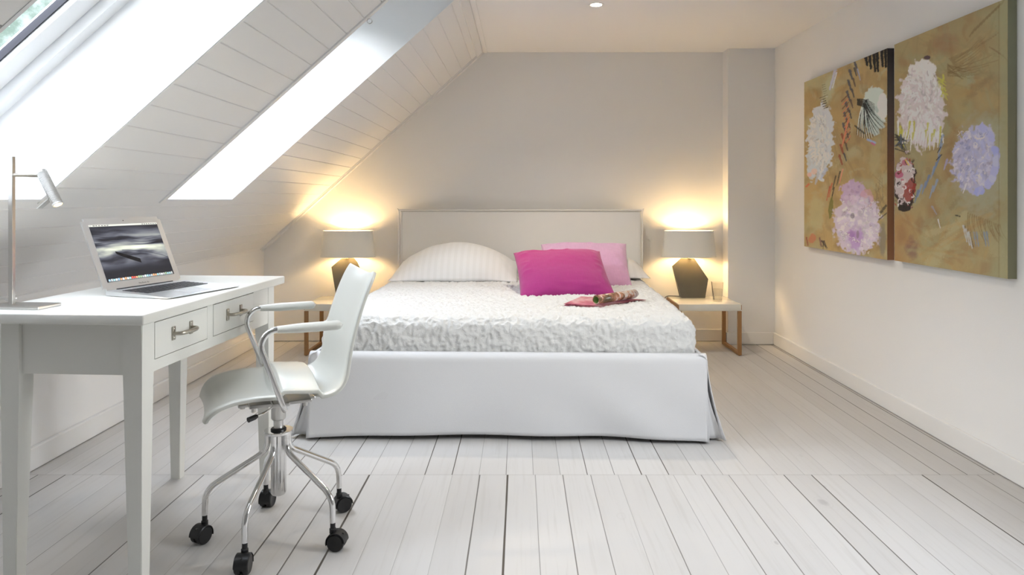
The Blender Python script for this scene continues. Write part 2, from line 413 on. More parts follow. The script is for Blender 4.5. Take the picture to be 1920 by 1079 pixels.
# ceiling downlights
def downlight(x, y, label, vis=True):
    r = empty('recessed_downlight', (x, y, CEIL), label=label, cat='ceiling light')
    bm = bmesh.new(); lathe(bm, [(.033, -.001), (.035, -.004), (.045, -.004), (.047, -.0005), (.045, .0), (.033, .0)], 32, closed=True); obj('ring', bm, M_trim, r, True)
    bm = bmesh.new(); lathe(bm, [(0, -.0035), (.018, -.003), (.0325, -.0015)], 32); obj('lamp_face', bm, M_down, r, True)
    l = bpy.data.lights.new('downlight_beam', 'SPOT'); l.energy = 14 if y > 4 else 4; l.color = (1, .88, .72); l.spot_size = 2.2; l.spot_blend = .7; l.shadow_soft_size = .03
    o = bpy.data.objects.new('downlight_beam', l); COL.objects.link(o); o.parent = r; o.location = (0, 0, -.02)
downlight(.462, 4.24, 'small round recessed spotlight glowing in the white ceiling above the bed')
downlight(.462, 2.3, 'added fill spotlight recessed in the ceiling out of view, in front of the bed')  # extra downlight added out of view as warm fill towards the bed

# ---------------------------------------------------------------- bed
bed = empty('bed', (-.068, 3.30, 0), -.030, label='double bed with white slipcovered base, long skirt and tall square headboard', cat='bed')
BW = .9475; BL = 2.13
# coordinates below are bed-local: x across, y from the foot towards the headboard
# box of the base cover, open for the mattress
def panel(P0, P1, zt, rtop, out, hem, n=120, m=26, fold=None, seed=0):
    """cloth panel hanging between floor points P0 and P1; out = outward unit vector; returns numpy grid"""
    P0 = np.array(P0); P1 = np.array(P1); out = np.array(out)
    g = np.zeros((m, n, 3)); u = np.linspace(0, 1, n)
    base = P0[None]*(1-u[:, None])+P1[None]*u[:, None]
    for j in range(m):
        t = j/(m-1)
        if t < .18:
            a = t/.18*PI/2; off = -rtop+rtop*math.sin(a); z = np.full(n, zt-rtop+rtop*math.cos(a))
            o = np.full(n, off)
        else:
            q = (t-.18)/.82; zh = hem(u); z = (zt-rtop)*(1-q)+zh*q
            o = fold(u, q) if fold else np.zeros(n)
        g[j, :, :2] = base[:, :2]+out[None, :2]*o[:, None]; g[j, :, 2] = z
    return g
def hem_front(u): return .012+.014*np.exp(-((u-.5)/.42)**4) - .004*np.cos(u*9)*0
def fold_front(u, q):
    fl = (np.exp(-u/.10)+np.exp(-(1-u)/.10))*.035*q**1.6
    diag = .011*np.sin((u*7+q*2.2)*2.1)*q*np.exp(-((u-.2)/.25)**2)+.011*np.sin((u*9-q*2.6)*2.4+1)*q*np.exp(-((u-.82)/.22)**2)
    return fl+diag+.004*q*np.sin(u*23+q)
fr = panel((-BW, 0), (BW, 0), .413, .035, (0, -1), hem_front, fold=fold_front)
sd = lambda u: .010+0*u
def fold_side(u, q):  return .088*np.exp(-u/.07)*q**1.5+.006*q*np.sin(u*14)
rt = panel((BW, .0), (BW, BL), .413, .035, (1, 0), sd, fold=fold_side)
lf = panel((-BW, .0), (-BW, BL), .413, .035, (-1, 0), sd, fold=fold_side)
def solid(o, t, off=-1.0, sub=0):
    m = o.modifiers.new('thickness', 'SOLIDIFY'); m.thickness = t; m.offset = off
    if sub: s = o.modifiers.new('smooth', 'SUBSURF'); s.levels = sub; s.render_levels = sub
    return o
# round the vertical corner of the base above the pleats
def corner_round(g, end, r=.03):
    return g
front = link('front_skirt', grid_mesh('front_skirt', fr), M_linen, bed, True); solid(front, .004, 0)
right = link('side_skirt', grid_mesh('side_skirt', rt), M_linen, bed, True); solid(right, .004, 0)
left = link('side_skirt', grid_mesh('side_skirt', lf), M_linen, bed, True); solid(left, .004, 0)
# inverted pleats closing the front corners: a gusset folded inward behind the front panel
for s in (-1, 1):
    n, m = 15, 14; G = np.zeros((m, n, 3))
    for j in range(m):
        q = j/(m-1); z = .27*(1-q)+.012*q
        a = np.array([BW*s, -.030*q**1.6-.002]); c = np.array([(BW+.086*q**1.5)*s, .0+.02*q])
        mid = np.array([(BW-.012)*s, .055*q])
        for i in range(n):
            t = i/(n-1)
            p = a*(1-t)**2+mid*2*t*(1-t)+c*t*t + np.array([.006*s, -.003])*math.sin(t*PI*4)*q
            G[j, i] = (p[0], p[1], z)
    o = link('corner_pleat', grid_mesh('corner_pleat', G), M_linen, bed, True); solid(o, .003, 0)
    # hem stripe where the pleat opens
bm = bmesh.new()
# padded rim of the base: front, sides
for a, c in (((-BW, 0), (BW, .055)), ((-BW, 0), (-BW+.055, BL)), ((BW-.055, 0), (BW, BL))):
    box(bm, (a[0]+.003, a[1]+.003, .16), (c[0]-.003, c[1]-.003, .4115), .03, 5)
obj('base_rim', bm, M_linen, bed, True, 60)
bm = bmesh.new(); box(bm, (-BW+.06, .06, .10), (BW-.06, BL, .30), .01); box(bm, (-BW+.03, .03, .085), (BW-.03, BL, .16), .005)
obj('base_box', bm, M_linen, bed)
for x in (-.8, .8):
    for y in (.2, 1.95):
        bm = bmesh.new(); lathe(bm, [(.03, 0), (.03, .09)], 20, Matrix.Translation((x, y, 0))); obj('foot', bm, M_black, bed, True)
bm = bmesh.new(); box(bm, (-BW+.065, .065, .30), (BW-.065, BL-.01, .535), .05, 4); obj('mattress', bm, M_linen, bed, True)
# headboard with piped flange (bed-local, squared to the wall)
hb = bmesh.new(); box(hb, (-.945, BL, .02), (.945, BL+.075, 1.055), .012, 4)
hbo = obj('headboard', hb, M_head, bed, True, 40)
bm = bmesh.new()
tube(bm, fillet([(-.951, BL-.004, .05), (-.951, BL-.004, 1.062), (.951, BL-.004, 1.062), (.951, BL-.004, .05)], .006, 4), .0055, 8)
tube(bm, fillet([(-.951, BL+.079, .05), (-.951, BL+.079, 1.062), (.951, BL+.079, 1.062), (.951, BL+.079, .05)], .006, 4), .0055, 8)
for s in (-1, 1):   # little corner ears of the slipcover
    tube(bm, [(s*.951, BL-.004, 1.055), (s*.962, BL-.010, 1.074)], [.009, .004], 8)
obj('piping', bm, M_head, hbo, True)
for s in (-1, 1):
    bm = bmesh.new(); tube(bm, [(s*.925, BL-.002, .3), (s*.925, BL-.002, 1.05)], .0016, 6); obj('seam', bm, M_head, hbo, True)

# ruffled bedspread: rounded block surface displaced by ridged crinkles
def bedspread():
    x0, x1, y0, y1, z0, z1 = -.905, .905, .055, 2.06, .37, .566
    r = .06
    lo = np.array([x0+r, y0+r, z0]); hi = np.array([x1-r, y1-r*.3, z1-r])
    def rnd(p):
        q = np.clip(p, lo, hi); d = p-q; L = np.linalg.norm(d, axis=-1, keepdims=True); L[L < 1e-9] = 1
        n = d/L; return q+n*r, n
    step = .0058
    nx = int((x1-x0)/step); ny = int((y1-y0)/step); nz = int((z1-z0)/step)
    X = np.linspace(x0, x1, nx); Y = np.linspace(y0, y1, ny); Z = np.linspace(z0, z1, nz)
    vs_, fs_ = [], []; base = 0
    for kind in 'TFLR':
        if kind == 'T': A, B = np.meshgrid(X, Y); p = np.stack([A, B, np.full_like(A, z1)], -1)
        if kind == 'F': A, B = np.meshgrid(X, Z); p = np.stack([A, np.full_like(A, y0), B], -1)
        if kind in 'LR': A, B = np.meshgrid(Y, Z); p = np.stack([np.full_like(A, x0 if kind == 'L' else x1), A, B], -1)
        P, N = rnd(p)
        # gentle mattress form: two mattresses, softly domed
        top = np.clip(N[..., 2], 0, 1)
        w = P.copy(); w[..., 0] += .010*pnoise(P*23); w[..., 1] += .010*pnoise(P*23+9)
        a = 1-np.abs(pnoise(w*np.array([26, 30, 26])))*2.2
        b = 1-np.abs(pnoise(w*np.array([52, 46, 60])+5))*2.0
        c = pnoise(P*7+3)
        side = 1-top
        ver = 1-np.abs(pnoise(w*np.array([34, 34, 9])+2))*2.2
        h = (.0115*np.clip(a, 0, 1)**1.4+.0065*np.clip(b, 0, 1))*(1-.35*side)+.007*np.clip(ver, 0, 1)**2*side+.005*c
        h += -.010*np.exp(-((P[..., 0]-.0)/.012)**2)*top*np.clip((P[..., 1]-.9)/.8, 0, 1)
        # crosswise rumple near the pillows
        h += .012*np.exp(-((P[..., 1]-1.62-.05*pnoise(P*3))/.03)**2)*top*(P[..., 0] < .1)
        P = P+N*h[..., None]
        # right edge slumps a little over the rim
        n_, m_ = P.shape[:2]; idx = base+np.arange(n_*m_).reshape(n_, m_)
        q = np.stack([idx[:-1, :-1], idx[:-1, 1:], idx[1:, 1:], idx[1:, :-1]], -1).reshape(-1, 4)
        vs_.append(P.reshape(-1, 3)); fs_.append(q); base += n_*m_
    me = bpy.data.meshes.new('bedspread'); me.from_pydata(np.concatenate(vs_).tolist(), [], np.concatenate(fs_).tolist()); me.update()
    bm = bmesh.new(); bm.from_mesh(me); bmesh.ops.remove_doubles(bm, verts=bm.verts[:], dist=1e-5); bmesh.ops.recalc_face_normals(bm, faces=bm.faces[:]); bm.to_mesh(me); bm.free()
    o = link('bedspread', me, M_spread, None, True)
    o.location = bed.location; o.rotation_euler = bed.rotation_euler
    return tag(o, 'crinkled ivory white bedspread tucked into the bed base', 'bedspread')
bedspread()

# ---------------------------------------------------------------- pillows and cushions
def pillow_mesh(name, W, H, T, pinch=.07, p=2.6, wr=.01, seed=0, flat=.5, ex=.55):
    n, m = 96, 72
    U, V = np.meshgrid(np.linspace(-1, 1, n), np.linspace(-1, 1, m))
    prof = np.clip((1-np.abs(U)**p)*(1-np.abs(V)**p), 0, 1)**ex
    X = W/2*U*(1-pinch*(1-V**2)*np.abs(U)**3); Y = H/2*V*(1-pinch*(1-U**2)*np.abs(V)**3)
    S = np.stack([U*W/2, V*H/2, np.full_like(U, seed*3.7)], -1)
    # wrinkles radiate from corners and seams
    edge = np.clip(1-np.minimum(1-np.abs(U), 1-np.abs(V))*3.2, 0, 1)
    wrk = wr*(1-np.abs(pnoise(S*np.array([9, 12, 1])+seed))*2)*edge*(1-edge)*3.0 + wr*.7*pnoise(S*5+seed)*prof
    wrk += wr*.12*pnoise(S*22+seed)*prof**.5
    P1 = np.stack([X, Y, T*(1-flat)*prof+wrk*prof**.4], -1); P2 = np.stack([X, Y, -T*flat*prof], -1)
    seamw = .006*pnoise(S*6+40+seed); P1[..., 2] += seamw; P2[..., 2] += seamw
    me = bpy.data.meshes.new(name)
    idx = np.arange(n*m).reshape(m, n); f1 = np.stack([idx[:-1, :-1], idx[:-1, 1:], idx[1:, 1:], idx[1:, :-1]], -1).reshape(-1, 4)
    f2 = f1[:, ::-1]+n*m
    me.from_pydata(np.concatenate([P1.reshape(-1, 3), P2.reshape(-1, 3)]).tolist(), [], np.concatenate([f1, f2]).tolist()); me.update()
    bm = bmesh.new(); bm.from_mesh(me); bmesh.ops.remove_doubles(bm, verts=bm.verts[:], dist=2e-4); bmesh.ops.recalc_face_normals(bm, faces=bm.faces[:]); bm.to_mesh(me); bm.free()
    return me
def fabric(name, c1, c2, axis=1, lo=-.3, hi=.3, weave=300, stripe=False, rough=.85, sheen=.3):
    m = bpy.data.materials.new(name); m.use_nodes = True; nt = NT(m.node_tree); b = m.node_tree.nodes['Principled BSDF']
    tc = nt.n('ShaderNodeTexCoord').outputs['Object']; ax = nt.xyz(tc)
    f = nt.step(nt.m('ADD', ax[axis], nt.m('MULTIPLY', nt.m('SUBTRACT', nt.noise(tc, 4, 3), .5), .12)), lo, hi)
    col = nt.mix(f, rgba(c1), rgba(c2))
    n2 = nt.noise(nt.vec(nt.m('MULTIPLY', ax[0], 20.0), nt.m('MULTIPLY', ax[1], 160.0), ax[2]), 1.0, 2)
    n3 = nt.noise(nt.vec(nt.m('MULTIPLY', ax[0], 160.0), nt.m('MULTIPLY', ax[1], 20.0), ax[2]), 1.0, 2)
    k = nt.m('MULTIPLY', nt.m('SUBTRACT', nt.m('ADD', n2, n3), 1.0), .6)
    if not stripe:
        col = nt.mix(nt.m('ADD', .5, k, clamp=True), nt.mix(1.0, col, (.84, .84, .84, 1), 'MULTIPLY'), nt.mix(1.0, col, (1.12, 1.12, 1.12, 1), 'MULTIPLY'))
    else:
        st = nt.step(nt.m('SINE', nt.m('MULTIPLY', ax[0], 2*PI/.045)), -.2, .2)
        col = nt.mix(st, col, nt.mix(1.0, col, (.955, .955, .95, 1), 'MULTIPLY'))
        nt.put(b.inputs['Roughness'], nt.m('SUBTRACT', .8, nt.m('MULTIPLY', st, .35)))
    nt.put(b.inputs['Base Color'], col)
    if not stripe: b.inputs['Roughness'].default_value = rough
    b.inputs['Sheen Weight'].default_value = sheen
    nt.put(b.inputs['Normal'], nt.bump(nt.m('ADD', n2, n3), .15, .002))
    return m
M_mag = fabric('magenta_linen', (.36, .020, .19), (.50, .034, .21), lo=-.25, hi=.3)
M_lav = fabric('lavender_linen', (.66, .36, .56), (.70, .44, .64), lo=-.2, hi=.3)
M_pil = fabric('white_satin_stripe', (.80, .80, .80), (.80, .80, .80), stripe=True, sheen=.1)
def place(o, c, tilt, rz=0, roll=0):
    o.matrix_world = Matrix.Translation(c) @ Matrix.Rotation(rz, 4, 'Z') @ Matrix.Rotation(tilt, 4, 'X') @ Matrix.Rotation(roll, 4, 'Y')
    return o
o = link('pillow', pillow_mesh('pillow', .90, .56, .27, pinch=.02, p=2.0, wr=.008, seed=1, flat=.22, ex=.8), M_pil, None, True)
place(o, (-.465, 5.08, .622), math.radians(9), -.02); tag(o, 'plump white striped pillow alone on the left side of the bed', 'pillow', 'white bed pillows')
o = link('pillow', pillow_mesh('pillow', .86, .54, .22, pinch=.02, p=2.0, wr=.008, seed=2, flat=.25, ex=.8), M_pil, None, True)
place(o, (.475, 5.11, .630), math.radians(7), .02); tag(o, 'white pillow mostly hidden behind the lavender cushion', 'pillow', 'white bed pillows')
cu = link('cushion', pillow_mesh('cushion', .61, .47, .15, pinch=.04, p=3.2, wr=.012, seed=3), M_lav, None, True)
place(cu, (.445, 4.79, .688), math.radians(36), -.03); tag(cu, 'pale lavender linen cushion leaning behind the magenta one', 'cushion', 'linen cushions on the bed')
cu = link('cushion', pillow_mesh('cushion', .575, .51, .16, pinch=.04, p=3.0, wr=.010, seed=5), M_mag, None, True)
place(cu, (.262, 4.36, .682), math.radians(27), .10, math.radians(-1)); tag(cu, 'bright magenta linen cushion in front of the lavender one on the bed', 'cushion', 'linen cushions on the bed')

# ---------------------------------------------------------------- magazine on the bed
def print_material(name, cols, scale=9, axis=(1, 1, 1)):
    m = bpy.data.materials.new(name); m.use_nodes = True; nt = NT(m.node_tree); b = m.node_tree.nodes['Principled BSDF']
    tc = nt.n('ShaderNodeTexCoord').outputs['Object']; mp = nt.n('ShaderNodeMapping'); nt.put(mp.inputs[0], tc); mp.inputs['Scale'].default_value = axis
    f = nt.noise(mp.outputs[0], scale, 3, .6, .3)
    r = nt.n('ShaderNodeValToRGB'); nt.put(r.inputs[0], f); els = r.color_ramp.elements
    while len(els) < len(cols): els.new(.5)
    for i, (p, c) in enumerate(cols): els[i].position = p; els[i].color = rgba(c)
    nt.put(b.inputs['Base Color'], r.outputs[0]); b.inputs['Roughness'].default_value = .25
    return m
M_page1 = print_material('printed_pink_page', [(.3, (.30, .05, .09)), (.45, (.62, .20, .25)), (.55, (.72, .42, .42)), (.7, (.45, .10, .14))], 5)
M_page2 = print_material('printed_rolled_page', [(.25, (.05, .06, .03)), (.42, (.22, .12, .07)), (.5, (.55, .25, .16)), (.56, (.75, .70, .66)), (.72, (.30, .08, .07))], 11, (1, 2.2, 1))
M_page3 = mat('green_page_lining', (.12, .22, .04), .4, noise_amp=.3, noise_scale=20)
BEDZ = .578
mg = empty('magazine', (.52, 3.80, BEDZ), label='open glossy magazine with one side rolled up, lying on the white bedspread', cat='magazine')
def mgl(p): return Vector(p)-Vector((.52, 3.80, BEDZ))
bm = bmesh.new()
poly = [(.231, 3.71), (.335, 3.86), (.60, 3.93), (.70, 3.878), (.635, 3.865), (.42, 3.655)]
for k, (dz, tw) in enumerate(((.001, 0), (.004, .02), (.008, -.015))):
    R = Matrix.Rotation(tw, 4, 'Z'); vs_ = []
    for t_ in range(len(poly)):
        q = R @ mgl((*poly[t_], BEDZ+dz)); 
        if t_ == 1: q.z += .012+k*.004
        vs_.append(bm.verts.new(q))
    c = bm.verts.new(mgl((.47, 3.80, BEDZ+dz)))
    for t_ in range(len(poly)): bm.faces.new((vs_[t_], vs_[(t_+1) % len(poly)], c))
solid(obj('open_pages', bm, M_page1, mg), .0012, 1)
a = mgl((.400, 3.68, BEDZ+.036)); b_ = mgl((.645, 3.93, BEDZ+.034)); ax = (b_-a)
q = ax.to_track_quat('Z', 'Y').to_matrix().to_4x4(); Mt = Matrix.Translation(a) @ q
bm = bmesh.new(); L = ax.length; NS = 70; turns = 2.4
ring0, ring1 = [], []
for i in range(NS+1):
    t_ = i/NS; rr = .019+.0055*t_; an = turns*2*PI*t_+.9
    for lst, zz in ((ring0, 0), (ring1, L)): lst.append(bm.verts.new(Mt @ Vector((rr*math.cos(an), rr*math.sin(an), zz+(.004*math.sin(7*t_) if zz else -.004*math.sin(7*t_))))))
for i in range(NS): bm.faces.new((ring0[i], ring0[i+1], ring1[i+1], ring1[i]))
solid(obj('rolled_pages', bm, M_page2, mg, True), .0012, 1)
bm = bmesh.new(); lathe(bm, [(.0175, .001), (.0175, L-.001)], 24, Mt); 
for f in [f for f in bm.faces if len(f.verts) > 4]: bm.faces.remove(f)
solid(obj('inner_page', bm, M_page3, mg, True), .0008, 1)

# ---------------------------------------------------------------- nightstands
def make_nightstand(label):
    W, D, H = .464, .42, .379; r = empty('nightstand', (0, 0, 0), label=label, cat='nightstand', group='bedside tables')
    bm = bmesh.new(); box(bm, (-W/2+.004, -D/2, H-.050), (W/2-.004, D/2, H), .003); obj('table_top', bm, M_ntop, r, True)
    for s in (-1, 1):
        bm = bmesh.new(); x0, x1 = (s*W/2-.026, s*W/2) if s > 0 else (s*W/2, s*W/2+.026)
        box(bm, (x0, -D/2+.002, 0.004), (x1, -D/2+.028, H-.050), .0015); box(bm, (x0, D/2-.028, .004), (x1, D/2-.002, H-.050), .0015)
        box(bm, (x0, -D/2+.028, .004), (x1, D/2-.028, .026), .0015)
        xe = s*W/2; box(bm, (min(xe, xe-s*.005), -D/2+.001, H-.012-.030), (max(xe, xe-s*.005)+.0, D/2-.001, H-.006), .001)
        o = obj('leg_frame', bm, M_oak, r)
        for y in (-D/2+.015, D/2-.015):
            bm = bmesh.new(); lathe(bm, [(.008, 0), (.008, .0045)], 12, Matrix.Translation(((x0+x1)/2, y, 0))); obj('glide', bm, M_rubber, o)
    return r
ns_r = make_nightstand('low cream nightstand with oak loop legs to the right of the bed'); ns_r.location = (1.386, 5.29, 0)
ns_l = make_nightstand('low cream nightstand with oak loop legs left of the bed, behind the chair'); ns_l.location = (-1.351, 5.29, 0)

# ---------------------------------------------------------------- bedside lamps
def make_lamp(label, x, y, rz=0.0, variant=0):
    z0 = .379
    r = empty('table_lamp', (x, y, z0), label=label, cat='lamp', group='bedside lamps')
    # faceted stoneware body: irregular pentagon, chamfered towards its rear
    if variant == 0:
        fr_ = [(-.077, 0), (.101, 0), (.135, .143), (.037, .300), (-.066, .300), (-.137, .238)]
    else:
        fr_ = [(-.072, 0), (.100, 0), (.128, .150), (.075, .270), (.050, .300), (-.045, .300), (-.120, .235)]
    bm = bmesh.new(); n = len(fr_); cx = sum(p[0] for p in fr_)/n; cz = .15
    bb = [(cx+(p[0]-cx)*.97, p[1] if p[1] in (0, .300) else cz+(p[1]-cz)*.99) for p in fr_]
    A = [bm.verts.new((p[0], -.100+.26*p[1], p[1])) for p in fr_]; B = [bm.verts.new((p[0], -.012, p[1])) for p in bb]
    bm.faces.new(A); bm.faces.new(B[::-1])
    for i in range(n): bm.faces.new((A[i], A[(i+1) % n], B[(i+1) % n], B[i]))
    bmesh.ops.rotate(bm, cent=(0, 0, 0), matrix=Matrix.Rotation(rz, 3, 'Z'), verts=bm.verts[:])
    bmesh.ops.bevel(bm, geom=bm.edges[:], offset=.0025, segments=2, affect='EDGES')
    obj('lamp_base', bm, M_ceramic, r)
    bm = bmesh.new(); box(bm, (-.012, -.05, .2985), (.012, .01, .304)); lathe(bm, [(.016, .3005), (.016, .312), (.010, .316), (.010, .345), (.018, .350), (.018, .385)], 20); obj('socket', bm, M_brass, r, True)
    # drum shade, oval in plan, tapering upward
    zb, zt = .311, .520; rb, rt_ = .216, .194; K = .50
    bm = bmesh.new(); lathe(bm, [(rb, zb), (rt_, zt), (rt_-.002, zt), (rb-.002, zb)], 64, sy=K, closed=True)
    sh = obj('lamp_shade', bm, [M_shade, M_shadein], r, True, 60)
    for p in sh.data.polygons:
        c_ = p.center; n_ = p.normal
        if n_.x*c_.x+n_.y*c_.y/(K*K) < 0: p.material_index = 1
    for rr, zz in ((rb, zb+.004), (rt_, zt-.004)):
        bm = bmesh.new()
        pts = [((rr+.0005)*math.cos(a), (rr+.0005)*math.sin(a)*K, zz) for a in np.linspace(0, 2*PI, 65)]
        tube(bm, pts, .0022, 6, False); obj('rim', bm, M_shade, sh, True)
    bm = bmesh.new()
    for a in (0, 2*PI/3, 4*PI/3): tube(bm, [(.012*math.cos(a), .012*math.sin(a), .36), ((rb-.01)*math.cos(a), (rb-.01)*K*math.sin(a), .345)], .0014, 6)
    obj('shade_spider', bm, M_brass, sh)
    bm = bmesh.new(); lathe(bm, [(0, .448), (.014, .445), (.026, .432), (.029, .418), (.024, .402), (.014, .388), (.013, .383)], 20)
    obj('bulb', bm, M_bulb, r, True)
    return r
lr = make_lamp('lit lamp with dark faceted base and pale shade on the right nightstand', 1.332, 5.503)
ll = make_lamp('lit lamp with dark faceted base and pale shade on the left nightstand', -1.367, 5.503, .12, 1)
bm = bmesh.new(); tube(bm, fillet([(-.08, -.03, .004), (-.16, -.010, .004), (-.184, -.035, .004), (-.194, -.06, .003)], .03), .0028, 8)
tube(bm, fillet([(-.194, -.06, .003), (-.204, -.07, -.004), (-.207, -.08, -.06), (-.207, -.03, -.2), (-.207, .04, -.372), (-.15, .09, -.3725)], .02), .0028, 8)
obj('cord', bm, M_cord, lr, True)

# drinking glass with a stirrer
gx, gy = 1.483, 5.235
g = empty('drinking_glass', (gx, gy, .379), label='clear tumbler of water on the right nightstand beside the lamp', cat='glass')
bm = bmesh.new(); lathe(bm, [(0, 0), (.034, 0), (.036, .003), (.045, .142), (.0445, .143), (.0425, .142), (.0335, .012), (0, .010)], 40); obj('tumbler', bm, M_clear, g, True, 50)
bm = bmesh.new(); lathe(bm, [(0, .0105), (.0330, .0125), (.0388, .092), (0, .092)], 40); obj('water', bm, M_clear, g, True, 50)
bm = bmesh.new(); tube(bm, [(-.026, -.004, .0145), (-.0445, .003, .1490)], .0022, 8)
tag(obj('stirrer', bm, M_cord, None, True), 'thin dark stirrer leaning in the tumbler on the right nightstand', 'stirrer').location = (gx, gy, .379)

# ---------------------------------------------------------------- paintings
def painting(y_far, y_near, z0, z1, painter, name_label, edge_cols):
    XF, XW = 1.967, RX-.001; st = .0032
    na = int((y_far-y_near)/st); nb = int((z1-z0)/st)
    Yv = np.linspace(y_far, y_near, na); Zv = np.linspace(z0, z1, nb); A, B = np.meshgrid(Yv, Zv)
    r = empty('painting', (XF, (y_far+y_near)/2, z0), label=name_label, cat='painting', group='abstract flower paintings on the right wall')
    # brush coordinates: PX to the right, PY downwards, on the face of the canvas
    PX = 976+XF*F_PX/A; PY = 374-(B-CAM_H)*F_PX/A
    rgb = painter(PX, PY, A, B)
    h = .0006*pnoise(np.stack([A*60, B*60, A*0], -1))
    lum = rgb.mean(-1)
    P = np.stack([np.full_like(A, 0)-h-.0012*np.clip(lum-.35, 0, 1)*(1+pnoise(np.stack([A*150, B*150, A*0+3], -1))), A-(y_far+y_near)/2, B-z0], -1)
    me = grid_mesh('painted_canvas', P)
    at = me.color_attributes.new('paint', 'FLOAT_COLOR', 'POINT')
    c4 = np.ones((na*nb, 4), np.float32); c4[:, :3] = rgb.reshape(-1, 3); at.data.foreach_set('color', c4.ravel())
    m = bpy.data.materials.new('oil_paint'); m.use_nodes = True; nt = NT(m.node_tree); b = m.node_tree.nodes['Principled BSDF']
    an = nt.n('ShaderNodeAttribute'); an.attribute_name = 'paint'; nt.put(b.inputs['Base Color'], an.outputs['Color'])
    b.inputs['Roughness'].default_value = .55; b.inputs['Specular IOR Level'].default_value = .3
    link('painted_canvas', me, m, r, True)
    bm = bmesh.new(); w = (y_far-y_near)/2
    box(bm, (.0008, -w, 0), (XW-XF, w, z1-z0)); 
    mm = bpy.data.materials.new('painted_canvas_edge'); mm.use_nodes = True; nt = NT(mm.node_tree); b = mm.node_tree.nodes['Principled BSDF']
    tc = nt.n('ShaderNodeTexCoord').outputs['Object']; z = nt.xyz(tc)[2]
    zz = nt.m('ADD', nt.m('DIVIDE', z, z1-z0), nt.m('MULTIPLY', nt.m('SUBTRACT', nt.noise(tc, 12, 4), .5), .12))
    rp = nt.n('ShaderNodeValToRGB'); nt.put(rp.inputs[0], zz); els = rp.color_ramp.elements
    while len(els) < len(edge_cols): els.new(.5)
    for i, (p_, c_) in enumerate(edge_cols): els[i].position = p_; els[i].color = rgba(c_)
    nt.put(b.inputs['Base Color'], rp.outputs[0]); b.inputs['Roughness'].default_value = .6
    obj('canvas_side', bm, mm, r)
    return r

class Brush:
    def __init__(s, PX, PY, base, seed):
        s.X, s.Y = PX, PY; s.c = np.zeros(PX.shape+(3,)); s.c[:] = np.array(lin(base)); s.r = random.Random(seed); s.sd = seed
    def nz(s, f, k=0, fy=None):
        return pnoise(np.stack([s.X*f, s.Y*(fy or f), np.full_like(s.X, k*1.7+s.sd)], -1))
    def lay(s, mask, col):
        mask = np.clip(mask, 0, 1)[..., None]; s.c = s.c*(1-mask)+np.array(lin(col))*mask
    def wash(s, f, lo, hi, col, a=.5, k=0, fy=None): s.lay(a*np.clip((s.nz(f, k, fy)-lo)/(hi-lo), 0, 1), col)
    def blob(s, cx, cy, rx, ry, col, a=1, rot=0, nf=.09, na=.25, soft=.10, k=0):
        dx, dy = s.X-cx, s.Y-cy; c_, s_ = math.cos(rot), math.sin(rot)
        u = (dx*c_+dy*s_)/rx; v = (-dx*s_+dy*c_)/ry
        s.lay(a*np.clip((1+na*s.nz(nf, k)+na*.5*s.nz(nf*2.7, k+5)-np.hypot(u, v))/soft, 0, 1), col)
    def line(s, x0, y0, x1, y1, w, col, a=1, w1=None, bend=0, rough=.35):
        n = 10; best = None; w1 = w if w1 is None else w1
        nx, ny = -(y1-y0), (x1-x0); L = math.hypot(nx, ny) or 1; nx, ny = nx/L, ny/L
        m = (s.X > min(x0, x1)-abs(bend)-w-4) & (s.X < max(x0, x1)+abs(bend)+w+4) & (s.Y > min(y0, y1)-abs(bend)-w-4) & (s.Y < max(y0, y1)+abs(bend)+w+4)
        if not m.any(): return
        X, Y = s.X[m], s.Y[m]; val = np.full(X.shape, -9.)
        pts = [(x0+(x1-x0)*t+nx*bend*4*t*(1-t), y0+(y1-y0)*t+ny*bend*4*t*(1-t)) for t in [i/n for i in range(n+1)]]
        nn = pnoise(np.stack([X*.35, Y*.35, np.full_like(X, s.r.random()*50)], -1))*rough
        for i in range(n):
            (ax, ay), (bx, by) = pts[i], pts[i+1]; d2 = (bx-ax)**2+(by-ay)**2 or 1
            t = np.clip(((X-ax)*(bx-ax)+(Y-ay)*(by-ay))/d2, 0, 1); d = np.hypot(X-ax-t*(bx-ax), Y-ay-t*(by-ay))
            ww = w+(w1-w)*(i+t)/n
            val = np.maximum(val, (1+nn)-d/np.maximum(ww, .15))
        k = np.zeros(s.X.shape); k[m] = np.clip(val*2.2, 0, 1)*a; s.lay(k, col)
    def petals(s, cx, cy, rx, ry, n, cols, w=2.0, ln=12, a=.9, radial=1.0, bias=0.0):
        for i in range(n):
            th = s.r.random()*2*PI; q = .86*math.sqrt(s.r.random()); x = cx+rx*q*math.cos(th); y = cy+ry*q*math.sin(th)
            d = th*radial+s.r.uniform(-.5, .5)+bias if radial else s.r.uniform(0, 2*PI)
            l_ = ln*s.r.uniform(.35, .9)*(.6+.4*q)
            c_ = s.r.choice(cols); sh_ = s.r.choice((1, 1, 1.05, .9, .78))
            s.line(x, y, x+l_*.6*math.cos(d), y+l_*math.sin(d), w*s.r.uniform(.5, 1.2), tuple(min(250, v*sh_) for v in c_), a, w*.45, s.r.uniform(-3.5, 3.5))
    def ground(s, x0, x1, y0, y1, cols, n, w=5, ln=34, a=.32):
        for i in range(n):
            x, y = s.r.uniform(x0, x1), s.r.uniform(y0, y1); d = s.r.choice((-.9, -.6, .9, 1.3))+s.r.uniform(-.3, .3); l_ = ln*s.r.uniform(.4, 1.2)
            s.line(x, y, x+l_*math.cos(d), y+l_*math.sin(d), w*s.r.uniform(.4, 1.3), s.r.choice(cols), a, w*.5, s.r.uniform(-5, 5), .6)
    def out(s):
        c = np.where(s.c > .3, .3+(s.c-.3)*.60, s.c); return np.clip(c*1.85, 0, .88)

